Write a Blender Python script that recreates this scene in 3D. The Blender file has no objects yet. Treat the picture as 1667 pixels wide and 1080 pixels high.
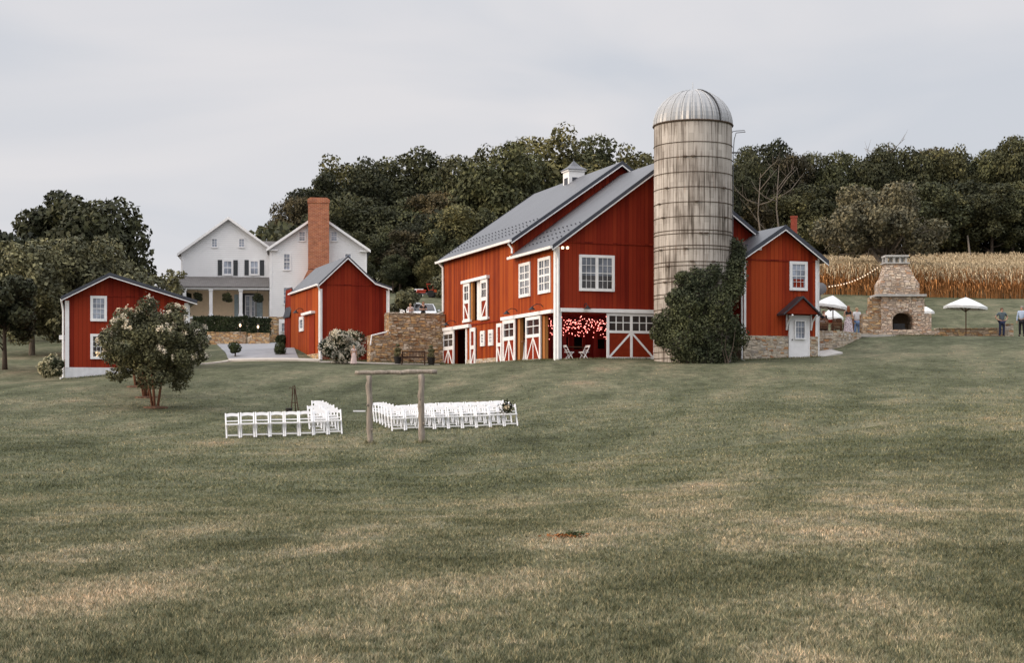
import bpy, math, random
import numpy as np
from mathutils import Vector, Matrix
R = math.radians
scene = bpy.context.scene
COL = scene.collection

# ------------------------------------------------------------------ camera, sky, sun, exposure
FPX, CX, YH = 2600.0, 833.5, 660.0          # focal length, centre and eye level measured on the 1667 px wide photograph
cam_d = bpy.data.cameras.new('camera'); cam = bpy.data.objects.new('camera', cam_d); COL.objects.link(cam)
cam_d.sensor_width = 36; cam_d.lens = 36 * FPX / 1667; cam_d.shift_y = (YH - 540) / 1667
cam_d.clip_start = 0.1; cam_d.clip_end = 5000
cam.location = (0, 0, 0); cam.rotation_euler = (R(90), 0, 0)
scene.camera = cam
SUN_EL, SUN_AZ = R(17), R(252)                # azimuth clockwise from +Y
w = bpy.data.worlds.new('World'); scene.world = w; w.use_nodes = True
nt = w.node_tree; nt.nodes.clear()
out = nt.nodes.new('ShaderNodeOutputWorld'); bg = nt.nodes.new('ShaderNodeBackground')
sky = nt.nodes.new('ShaderNodeTexSky'); sky.sky_type = 'NISHITA'; sky.sun_disc = False
sky.sun_elevation = SUN_EL; sky.sun_rotation = SUN_AZ; sky.dust_density = 3.0
tc = nt.nodes.new('ShaderNodeTexCoord'); mp = nt.nodes.new('ShaderNodeMapping')
mp.inputs['Scale'].default_value = (1.3, 1.3, 5.0); mp.inputs['Rotation'].default_value = (0, R(12), 0)
nz = nt.nodes.new('ShaderNodeTexNoise'); nz.inputs['Scale'].default_value = 2.0; nz.inputs['Detail'].default_value = 5; nz.inputs['Distortion'].default_value = .6
nz.inputs['Roughness'].default_value = .42
rp = nt.nodes.new('ShaderNodeValToRGB')
rp.color_ramp.elements[0].position = .38; rp.color_ramp.elements[0].color = (6.5, 6.75, 7.3, 1)
rp.color_ramp.elements[1].position = .60; rp.color_ramp.elements[1].color = (7.9, 7.75, 7.95, 1)
mx = nt.nodes.new('ShaderNodeMix'); mx.data_type = 'RGBA'; mx.inputs[0].default_value = .93
L = nt.links.new
L(tc.outputs['Generated'], mp.inputs['Vector']); L(mp.outputs[0], nz.inputs['Vector']); L(nz.outputs['Fac'], rp.inputs[0])
# overcast dome: clouds grow brighter towards the zenith and towards the low sun
sz_ = nt.nodes.new('ShaderNodeSeparateXYZ'); L(tc.outputs['Generated'], sz_.inputs[0])
mr = nt.nodes.new('ShaderNodeMapRange'); mr.interpolation_type = 'SMOOTHSTEP'
for k_, v_ in zip(('From Min', 'From Max', 'To Min', 'To Max'), (.22, .9, 1.0, 2.9)): mr.inputs[k_].default_value = v_
L(sz_.outputs[2], mr.inputs[0])
dp = nt.nodes.new('ShaderNodeVectorMath'); dp.operation = 'DOT_PRODUCT'; L(tc.outputs['Generated'], dp.inputs[0]); dp.inputs[1].default_value = (math.sin(R(252)) * .93, math.cos(R(252)) * .93, .36)
mr2 = nt.nodes.new('ShaderNodeMapRange'); mr2.interpolation_type = 'SMOOTHSTEP'
for k_, v_ in zip(('From Min', 'From Max', 'To Min', 'To Max'), (.3, 1.0, 0.0, 1.7)): mr2.inputs[k_].default_value = v_
L(dp.outputs['Value'], mr2.inputs[0])
wm = nt.nodes.new('ShaderNodeMix'); wm.data_type = 'RGBA'; wm.blend_type = 'ADD'; wm.inputs[0].default_value = 1
wc = nt.nodes.new('ShaderNodeVectorMath'); wc.operation = 'SCALE'; wc.inputs[0].default_value = (6.8, 5.9, 4.9); L(mr2.outputs[0], wc.inputs['Scale'])
ws = nt.nodes.new('ShaderNodeVectorMath'); ws.operation = 'SCALE'; L(rp.outputs[0], ws.inputs[0]); L(mr.outputs[0], ws.inputs['Scale'])
L(ws.outputs[0], wm.inputs[6]); L(wc.outputs[0], wm.inputs[7])
L(sky.outputs[0], mx.inputs[6]); L(wm.outputs[2], mx.inputs[7]); L(mx.outputs[2], bg.inputs[0])
bg.inputs[1].default_value = .1; L(bg.outputs[0], out.inputs[0])
sun_d = bpy.data.lights.new('sun', 'SUN'); sun = bpy.data.objects.new('sun', sun_d); COL.objects.link(sun)
sun_d.energy = 2.2; sun_d.angle = R(30); sun_d.color = (1, .79, .60)
sd = Vector((math.sin(SUN_AZ) * math.cos(SUN_EL), math.cos(SUN_AZ) * math.cos(SUN_EL), math.sin(SUN_EL)))
sun.rotation_euler = sd.to_track_quat('Z', 'Y').to_euler()
vs = scene.view_settings; vs.view_transform = 'Standard'; vs.look = 'None'; vs.exposure = 0.0; vs.gamma = 1

# ------------------------------------------------------------------ materials
class NT:
    def __init__(s, name, rough=.8, spec=.25):
        s.m = bpy.data.materials.new(name); s.m.use_nodes = True
        s.t = s.m.node_tree; s.b = s.t.nodes['Principled BSDF']
        s.b.inputs['Roughness'].default_value = rough; s.b.inputs['Specular IOR Level'].default_value = spec
    def n(s, kind, **kw):
        x = s.t.nodes.new('ShaderNode' + kind)
        for k, v in kw.items(): setattr(x, k, v)
        return x
    def l(s, a, b): s.t.links.new(a, b)
    def coord(s, which='Object', scale=(1, 1, 1), rot=(0, 0, 0)):
        c = s.n('TexCoord'); m = s.n('Mapping'); m.inputs['Scale'].default_value = scale; m.inputs['Rotation'].default_value = rot
        s.l(c.outputs[which], m.inputs[0]); return m.outputs[0]
    def geo(s, scale=(1, 1, 1), rot=(0, 0, 0)):      # world position
        c = s.n('NewGeometry'); m = s.n('Mapping'); m.inputs['Scale'].default_value = scale; m.inputs['Rotation'].default_value = rot
        s.l(c.outputs['Position'], m.inputs[0]); return m.outputs[0]
    def noise(s, vec, scale, detail=3, rough=.5):
        x = s.n('TexNoise'); x.inputs['Scale'].default_value = scale; x.inputs['Detail'].default_value = detail
        x.inputs['Roughness'].default_value = rough; s.l(vec, x.inputs['Vector']); return x.outputs['Fac']
    def ramp(s, fac, stops, interp='LINEAR'):
        x = s.n('ValToRGB'); x.color_ramp.interpolation = interp; e = x.color_ramp.elements
        while len(e) < len(stops): e.new(.5)
        for i, (p, c) in enumerate(stops):
            e[i].position = p; e[i].color = (*c, 1) if not isinstance(c, (int, float)) else (c, c, c, 1)
        s.l(fac, x.inputs[0]); return x.outputs[0]
    def mix(s, fac, a, b, mode='MIX'):
        x = s.n('Mix'); x.data_type = 'RGBA'; x.blend_type = mode
        for i, v in ((0, fac), (6, a), (7, b)):
            if isinstance(v, (int, float)): x.inputs[i].default_value = v
            elif isinstance(v, tuple): x.inputs[i].default_value = (*v, 1)
            else: s.l(v, x.inputs[i])
        return x.outputs[2]
    def math(s, op, a, b=0.0):
        x = s.n('Math'); x.operation = op
        for i, v in ((0, a), (1, b)):
            if isinstance(v, (int, float)): x.inputs[i].default_value = v
            else: s.l(v, x.inputs[i])
        return x.outputs[0]
    def sep(s, vec):
        x = s.n('SeparateXYZ'); s.l(vec, x.inputs[0]); return x.outputs
    def comb(s, a, b, c=0.0):
        x = s.n('CombineXYZ')
        for i, v in ((0, a), (1, b), (2, c)):
            if isinstance(v, (int, float)): x.inputs[i].default_value = v
            else: s.l(v, x.inputs[i])
        return x.outputs[0]
    def white(s, vec):
        x = s.n('TexWhiteNoise'); s.l(vec, x.inputs['Vector']); return x.outputs['Value']
    def bump(s, h, strength=.4, dist=.02):
        x = s.n('Bump'); x.inputs['Strength'].default_value = strength; x.inputs['Distance'].default_value = dist
        s.l(h, x.inputs['Height']); s.l(x.outputs[0], s.b.inputs['Normal'])
    def col(s, c):
        if isinstance(c, tuple): s.b.inputs['Base Color'].default_value = (*c, 1)
        else: s.l(c, s.b.inputs['Base Color'])
        return s.m

def m_plain(name, c, rough=.7, var=.15, scale=6, spec=.25):
    t = NT(name, rough, spec); f = t.noise(t.coord(), scale, 4)
    a = tuple(x * (1 - var) for x in c); b = tuple(min(1, x * (1 + var)) for x in c)
    return t.col(t.ramp(f, [(.3, a), (.7, b)]))

def m_boards(name, c, width=.22, var=.22):
    t = NT(name, .7, .1); uv = t.coord('UV'); s = t.sep(uv)
    u = t.math('DIVIDE', s[0], width); cell = t.math('FLOOR', u); fr = t.math('FRACT', u)
    rnd = t.white(t.comb(cell, 3.1)); rnd2 = t.white(t.comb(t.math('FLOOR', t.math('DIVIDE', s[0], width * 5)), 7.7))
    streak = t.noise(t.comb(t.math('MULTIPLY', s[0], 9), t.math('MULTIPLY', s[1], .35)), 1, 5, .6)
    blot = t.noise(t.comb(s[0], s[1]), .35, 3)
    v = t.math('ADD', t.math('MULTIPLY', rnd, .35), t.math('ADD', t.math('MULTIPLY', streak, .45), t.math('MULTIPLY', blot, .45)))
    v = t.math('ADD', v, t.math('MULTIPLY', rnd2, .15))
    lo = (c[0] * (1 - var * 1.6), c[1] * (1 - var * 2), c[2] * (1 - var * 1.6)); hi = (c[0] * (1 + var), c[1] * (1 + var * 2.2), c[2] * (1 + var * 1.4))
    colr = t.ramp(v, [(.46, lo), (.66, c), (.88, hi)])
    edge = t.math('MINIMUM', fr, t.math('SUBTRACT', 1, fr))
    g = t.ramp(edge, [(.0, .30), (.07, 1.0)])
    colr = t.mix(.8, colr, g, 'MULTIPLY'); t.bump(g, .5, .015)
    return t.col(colr)

def m_clap(name, c):
    t = NT(name, .6, .3); s = t.sep(t.coord('UV'))
    fr = t.math('FRACT', t.math('DIVIDE', s[1], .16))
    g = t.ramp(fr, [(0, .55), (.14, .96), (1, 1.0)])
    d = t.noise(t.comb(s[0], t.math('MULTIPLY', s[1], 1.0)), .7, 4); dd = t.ramp(d, [(.3, .90), (.7, 1.0)])
    colr = t.mix(1, t.mix(1, c, g, 'MULTIPLY'), dd, 'MULTIPLY'); t.bump(fr, .5, .02); return t.col(colr)

def m_stone(name, stops, sx=2.2, sy=5.5, mortar=(.30, .26, .21)):
    t = NT(name, .9, .15); uv = t.coord('UV'); s = t.sep(uv)
    wob = t.noise(uv, 1.7, 3); w2 = t.noise(uv, 1.3, 2)
    vec = t.comb(t.math('ADD', t.math('MULTIPLY', s[0], sx), t.math('MULTIPLY', wob, 1.2)), t.math('ADD', t.math('MULTIPLY', s[1], sy), t.math('MULTIPLY', w2, 1.0)))
    v = t.n('TexVoronoi'); v.feature = 'F1'; v.inputs['Scale'].default_value = 1; v.distance = 'CHEBYCHEV'; v.inputs['Randomness'].default_value = .75; t.l(vec, v.inputs['Vector'])
    v2 = t.n('TexVoronoi'); v2.feature = 'F2'; v2.inputs['Scale'].default_value = 1; v2.distance = 'CHEBYCHEV'; v2.inputs['Randomness'].default_value = .75; t.l(vec, v2.inputs['Vector'])
    gap = t.math('SUBTRACT', v2.outputs['Distance'], v.outputs['Distance'])
    cell = t.white(v.outputs['Position'])
    colr = t.ramp(cell, stops, 'CONSTANT')
    grain = t.ramp(t.noise(uv, 9, 5, .7), [(.25, .62), (.75, 1.25)]); colr = t.mix(1, colr, grain, 'MULTIPLY')
    mm = t.ramp(gap, [(.03, 0.0), (.16, 1.0)])
    colr = t.mix(mm, mortar, colr); t.bump(t.math('ADD', mm, t.math('MULTIPLY', cell, .6)), .9, .05)
    return t.col(colr)

def m_brick(name):
    t = NT(name, .9, .15); uv = t.coord('UV'); b = t.n('TexBrick'); t.l(uv, b.inputs['Vector'])
    b.inputs['Scale'].default_value = 1; b.inputs['Brick Width'].default_value = .3; b.inputs['Row Height'].default_value = .1
    b.inputs['Mortar Size'].default_value = .012; b.inputs['Color1'].default_value = (.40, .135, .062, 1); b.inputs['Color2'].default_value = (.27, .075, .04, 1)
    b.inputs['Mortar'].default_value = (.42, .27, .19, 1)
    g = t.ramp(t.noise(uv, 2.2, 5, .7), [(.3, .7), (.72, 1.2)]); t.bump(b.outputs['Fac'], -.4, .01)
    return t.col(t.mix(1, b.outputs['Color'], g, 'MULTIPLY'))

def m_metal_roof(name, c, seam=.5):
    t = NT(name, .38, .5); uv = t.coord('UV'); s = t.sep(uv)
    fr = t.math('FRACT', t.math('DIVIDE', s[0], seam)); e = t.math('MINIMUM', fr, t.math('SUBTRACT', 1, fr))
    g = t.ramp(e, [(.0, .55), (.06, 1.0)])
    n = t.ramp(t.noise(t.comb(t.math('MULTIPLY', s[0], 2), t.math('MULTIPLY', s[1], .4)), 1, 4), [(.3, .82), (.7, 1.12)])
    t.b.inputs['Metallic'].default_value = .25; t.bump(g, .6, .03)
    return t.col(t.mix(1, t.mix(1, c, g, 'MULTIPLY'), n, 'MULTIPLY'))

def m_shingle(name, c):
    t = NT(name, .9, .15); uv = t.coord('UV'); b = t.n('TexBrick'); t.l(uv, b.inputs['Vector'])
    b.inputs['Scale'].default_value = 1; b.inputs['Brick Width'].default_value = .3; b.inputs['Row Height'].default_value = .15; b.inputs['Mortar Size'].default_value = .008
    b.inputs['Color1'].default_value = (*c, 1); b.inputs['Color2'].default_value = (*[x * .72 for x in c], 1); b.inputs['Mortar'].default_value = (*[x * .35 for x in c], 1)
    return t.col(b.outputs['Color'])

def m_silo(name):
    t = NT(name, .85, .2); uv = t.coord('UV'); s = t.sep(uv)
    wd = .255; u = t.math('DIVIDE', s[0], wd); cell = t.math('FLOOR', u); fr = t.math('FRACT', u)
    row = t.math('ADD', t.math('DIVIDE', s[1], .76), t.math('MULTIPLY', t.math('FLOORED_MODULO', cell, 2.0), .5))
    rnd = t.white(t.comb(cell, t.math('FLOOR', row)))
    colr = t.ramp(rnd, [(0, (.33, .305, .28)), (.5, (.37, .34, .315)), (1, (.43, .40, .37))])
    st = t.noise(t.comb(t.math('MULTIPLY', s[0], 7.5), t.math('MULTIPLY', s[1], .32)), 1, 6, .65)
    band = t.noise(t.comb(t.math('MULTIPLY', s[0], .5), t.math('MULTIPLY', s[1], .5)), 1, 3)
    st2 = t.ramp(t.math('ADD', t.math('MULTIPLY', st, .75), t.math('MULTIPLY', band, .35)), [(.42, (.20, .18, .16)), (.50, (.56, .53, .50)), (.57, (.95, .94, .92)), (.66, (1.15, 1.15, 1.13))])
    colr = t.mix(1, colr, st2, 'MULTIPLY')
    rust = t.ramp(t.noise(t.comb(t.math('MULTIPLY', s[0], 5), t.math('MULTIPLY', s[1], .6)), 1, 5, .7), [(.60, 0.0), (.76, .7)])
    colr = t.mix(rust, colr, (.25, .13, .07))
    e = t.math('MINIMUM', fr, t.math('SUBTRACT', 1, fr)); g = t.ramp(e, [(0, .42), (.06, 1.0)])
    rr = t.math('FRACT', row); e2 = t.ramp(t.math('MINIMUM', rr, t.math('SUBTRACT', 1, rr)), [(0, .75), (.03, 1.0)])
    colr = t.mix(.8, colr, g, 'MULTIPLY'); colr = t.mix(.6, colr, e2, 'MULTIPLY'); t.bump(g, .5, .02)
    return t.col(colr)

def lawn_colour(t):
    p = t.geo(); a = t.noise(t.geo((.8, .75, 1), (0, 0, R(-18))), .15, 5, .62)
    b = t.noise(t.geo((1.0, .55, 1), (0, 0, R(-12))), .75, 6, .68); c = t.noise(p, 4.2, 4, .7)
    v = t.math('ADD', t.math('MULTIPLY', a, .5), t.math('ADD', t.math('MULTIPLY', b, .38), t.math('MULTIPLY', c, .17)))
    # faint mowing passes running along the slope
    mw = t.sep(t.geo((1, 1, 1), (0, 0, R(14))))[0]; mw = t.math('SINE', t.math('ADD', t.math('MULTIPLY', mw, 1.9), t.math('MULTIPLY', a, 5))); v = t.math('ADD', v, t.math('MULTIPLY', mw, t.ramp(t.noise(p, .09, 2), [(.36, .008), (.6, .042)])))
    dry = t.ramp(v, [(.39, (.058, .062, .036)), (.46, (.100, .103, .064)), (.52, (.155, .154, .104)), (.58, (.255, .228, .168)), (.66, (.36, .295, .225))])
    lush = t.ramp(v, [(.37, (.054, .060, .035)), (.46, (.094, .103, .061)), (.54, (.138, .143, .092)), (.62, (.20, .187, .125)), (.72, (.30, .23, .16))])
    yy = t.math('ADD', t.sep(p)[1], t.math('MULTIPLY', t.sep(p)[0], -.45)); yy = t.math('ADD', yy, t.math('MULTIPLY', a, 12))
    return v, t.mix(t.ramp(t.math('DIVIDE', yy, 100), [(.27, 0.0), (.42, 1.0)]), dry, lush)

def m_lawn(name):
    t = NT(name, .95, .1); v, c = lawn_colour(t)
    p = t.geo((1.0, .35, 1)); f = t.noise(p, 22, 3, .8)
    c = t.mix(1, c, t.ramp(f, [(.3, .62), (.7, 1.3)]), 'MULTIPLY')
    g = t.noise(t.geo((1, .25, 1)), 3.0, 4, .75)
    c = t.mix(1, c, t.ramp(g, [(.3, .78), (.7, 1.2)]), 'MULTIPLY')
    h = t.noise(t.geo((.7, 1.0, 1)), 2.2, 4, .7); c = t.mix(1, c, t.ramp(h, [(.34, .72), (.5, 1.0), (.66, 1.22)]), 'MULTIPLY')
    t.bump(t.math('ADD', f, g), .7, .06); return t.col(t.mix(1, c, (.76, .76, .73), 'MULTIPLY'))

def m_blade(name):
    t = NT(name, .85, .15); v, c = lawn_colour(t); g = t.n('NewGeometry')
    c = t.mix(1, c, t.ramp(t.noise(t.geo((1, .6, 1)), 12, 3, .6), [(.32, (.48, .52, .45)), (.5, (1, 1, 1)), (.68, (1.65, 1.55, 1.48))]), 'MULTIPLY')
    c = t.mix(1, c, t.ramp(g.outputs['Random Per Island'], [(0, (.55, .62, .5)), (.6, (1.12, 1.15, 1.08)), (.85, (1.6, 1.48, 1.36)), (1, (2.3, 1.95, 1.7))]), 'MULTIPLY')
    return t.col(c)

def m_leaf(name, c, var=.45, warm=.12):
    t = NT(name, .75, .2); g = t.n('NewGeometry')
    lo = tuple(x * (1 - var) for x in c); hi = (c[0] * (1 + var + warm), c[1] * (1 + var), c[2] * (1 + var * .8))
    a = t.ramp(g.outputs['Random Per Island'], [(0, lo), (.5, c), (1, hi)])
    nn = t.noise(t.geo(), .5, 2); a = t.mix(1, a, t.ramp(nn, [(.35, (.72, .74, .78)), (.65, (1.22, 1.15, 1.0))]), 'MULTIPLY')
    oi = t.n('ObjectInfo'); a = t.mix(1, a, t.ramp(oi.outputs['Random'], [(0, (.66, .70, .72)), (1, (1.4, 1.34, 1.2))]), 'MULTIPLY')
    t.b.inputs['Subsurface Weight'].default_value = 0
    return t.col(a)

def m_emit(name, c, s):
    t = NT(name); t.b.inputs['Emission Color'].default_value = (*c, 1); t.b.inputs['Emission Strength'].default_value = s; return t.col(c)

def m_bark(name, c):
    t = NT(name, .9, .1); f = t.noise(t.coord('Object', (6, 6, 1)), 2.5, 5, .7)
    t.bump(f, .6, .03); return t.col(t.ramp(f, [(.3, tuple(x * .55 for x in c)), (.7, tuple(x * 1.35 for x in c))]))

def m_corn(name, c):
    t = NT(name, .85, .15); g = t.n('NewGeometry'); s = t.sep(g.outputs['Position'])
    a = t.ramp(g.outputs['Random Per Island'], [(0, tuple(x * .5 for x in c)), (.5, c), (1, tuple(min(.8, x * 1.6) for x in c))])
    return t.col(a)

def m_glass(name, c, rough=.12):
    t = NT(name, rough, .6); f = t.noise(t.coord('Object'), 1.5, 2)
    return t.col(t.ramp(f, [(.35, tuple(x * .6 for x in c)), (.65, tuple(x * 1.4 for x in c))]))

M = dict(
    red=m_boards('red_siding', (.19, .0185, .0078), .22, .24), redlit=m_boards('sunlit_red_siding', (.25, .040, .0085), .22, .28), reda=m_boards('annex_red_siding', (.26, .031, .0095), .22, .30), redplain=m_plain('red_paint', (.19, .022, .007), .7, spec=.1),  # side-wall and annex reds have the warmer light there put into their colour
    inner=m_boards('inner_wood', (.24, .025, .02)), orange=m_boards('raw_wood', (.33, .13, .045), .15),
    white=m_plain('white_paint', (.74, .74, .75), .5, .07, 3), clap=m_clap('white_clapboard', (.83, .835, .85)),
    cream=m_plain('lamplit_cream', (.76, .60, .42), .8, .05), conc=m_plain('concrete', (.44, .43, .41), .9, .15, 3),
    foundation=m_plain('whitewash', (.60, .61, .64), .9, .1, 4),
    roof=m_metal_roof('grey_metal_roof', (.092, .096, .108)), roofd=m_metal_roof('dark_metal_roof', (.045, .048, .056), .3),
    edge=m_plain('dark_metal_edge', (.05, .055, .07), .5), shingle=m_shingle('grey_shingle', (.17, .16, .155)),
    stone=m_stone('warm_rubble_stone', [(0, (.44, .26, .13)), (.14, (.60, .37, .18)), (.3, (.54, .43, .31)), (.42, (.66, .50, .34)), (.56, (.42, .31, .22)), (.68, (.62, .42, .22)), (.8, (.68, .57, .45)), (.92, (.34, .19, .10))], 2.8, 8, mortar=(.30, .22, .15)),
    stone2=m_stone('pale_rubble_stone', [(0, (.44, .34, .23)), (.15, (.55, .46, .36)), (.33, (.38, .30, .23)), (.48, (.58, .50, .40)), (.6, (.44, .25, .13)), (.72, (.30, .26, .22)), (.84, (.55, .50, .45)), (.94, (.34, .18, .10))], 3.2, 7.5, mortar=(.50, .43, .34)),
    stone3=m_stone('fireplace_stone', [(0, (.66, .50, .37)), (.15, (.76, .62, .48)), (.33, (.58, .44, .33)), (.48, (.78, .64, .50)), (.6, (.60, .38, .24)), (.72, (.44, .34, .27)), (.84, (.66, .55, .47)), (.94, (.50, .30, .19))], 3.6, 9, mortar=(.40, .32, .26)),
    brick=m_brick('red_brick'), silo=m_silo('silo_staves'),
    hoop=m_bark('rusty_hoop', (.075, .055, .042)), galv=m_metal_roof('galvanised_dome', (.50, .51, .52), 100),
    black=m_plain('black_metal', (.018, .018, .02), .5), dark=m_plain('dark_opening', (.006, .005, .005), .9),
    pane=m_glass('window_glass', (.12, .135, .165)), paned=m_glass('dark_glass', (.035, .03, .03)), panel=m_glass('pale_glass', (.25, .28, .34)),
    shutter=m_plain('charcoal_shutter', (.05, .055, .06)), blue=m_plain('pale_blue_shutter', (.36, .43, .46)),
    lawn=m_lawn('lawn_grass'), blade=m_blade('grass_blade'), drive=m_plain('driveway', (.24, .245, .26), .9, .12, 2),
    path=m_plain('path_concrete', (.42, .39, .35), .9, .12, 2), mulch=m_plain('mulch', (.10, .055, .035), .95, .4, 8),
    leafd=m_leaf('leaf_dark', (.042, .047, .026), .5, .05), leafm=m_leaf('leaf_mid', (.066, .073, .038), .5, .05), leafo=m_leaf('leaf_olive', (.118, .120, .074), .5, .04),
    leafc=m_leaf('leaf_crape', (.112, .112, .062), .6, .08), leafs=m_leaf('leaf_brownish', (.064, .055, .032), .5, .05), leafy=m_leaf('leaf_yellowish', (.088, .088, .044), .5, .05), leafg=m_leaf('leaf_grey', (.135, .128, .088)), leafv=m_leaf('leaf_vine', (.050, .060, .036), .5, .0), leafh=m_leaf('leaf_hedge', (.028, .040, .018), .35),
    leafr=m_leaf('leaf_rust', (.14, .06, .02)), bloom=m_leaf('white_bloom', (.62, .58, .50), .18), bloomg=m_leaf('cream_bloom', (.45, .43, .30), .25),
    bark=m_bark('bark', (.075, .06, .048)), barkp=m_bark('pale_bark', (.17, .145, .12)), barkr=m_bark('crape_bark', (.20, .095, .06)),
    log=m_bark('weathered_log', (.26, .225, .19)), corn=m_corn('dry_corn', (.34, .155, .055)), cornt=m_corn('corn_tassel', (.40, .315, .20)), canvas=m_plain('umbrella_canvas', (.66, .67, .66), .8, .04),
    wood=m_plain('brown_wood', (.10, .045, .022), .6, .3), woodl=m_plain('light_wood', (.34, .24, .13), .6, .2), teak=m_plain('bench_wood', (.06, .03, .018), .6, .3),
    skin=m_plain('skin', (.46, .26, .18), .6, .05), hairb=m_plain('brown_hair', (.075, .035, .018), .6), hairr=m_plain('auburn_hair', (.22, .07, .025), .6),
    hairg=m_plain('grey_hair', (.25, .22, .2), .6), hairl=m_plain('blond_hair', (.35, .24, .13), .6),
    cwhite=m_plain('white_cloth', (.62, .62, .65), .8, .05), cblack=m_plain('black_cloth', (.012, .012, .015), .8), cgrey=m_plain('slate_cloth', (.09, .115, .13), .8),
    cnavy=m_plain('navy_cloth', (.025, .032, .07), .8), cblue=m_plain('pale_blue_cloth', (.38, .46, .60), .8, .05), cjean=m_plain('jean_cloth', (.13, .20, .34), .8),
    cpink=m_plain('blush_cloth', (.55, .44, .42), .8, .05), cpat=m_plain('patterned_cloth', (.42, .36, .38), .8, .75, 16),
    car=m_plain('white_car_paint', (.62, .63, .65), .25, .03, 2, .5), tyre=m_plain('rubber', (.02, .02, .02), .8), tred=m_plain('tractor_red', (.42, .05, .025), .5),
    torange=m_plain('implement_orange', (.55, .11, .03), .5), tgrey=m_plain('implement_grey', (.16, .16, .17), .5),
    bulb=m_emit('warm_bulb', (1, .26, .22), 5.5), bulbw=m_emit('white_bulb', (1, .78, .55), 1.1), lamp=m_emit('lamp_glow', (1, .68, .42), 3),
    pot=m_plain('dark_pot', (.025, .022, .02), .6), soot=m_plain('soot', (.10, .07, .045), .95), disc=m_plain('disc_grey', (.45, .46, .47), .5),
)

# ------------------------------------------------------------------ helpers
ORG = {}
def tag(o, label=None, cat=None, group=None, kind=None):
    if label: o['label'] = label
    if cat: o['category'] = cat
    if group: o['group'] = group
    if kind: o['kind'] = kind
    return o
def thing(name, loc, label, cat, group=None):
    o = bpy.data.objects.new(name, None); COL.objects.link(o); o.location = loc; o.empty_display_size = .3
    ORG[o.name] = Vector(loc); return tag(o, label, cat, group)
def base_of(o):
    return ORG.get(o.name, Vector((0, 0, 0))) if o is not None else Vector((0, 0, 0))

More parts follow.
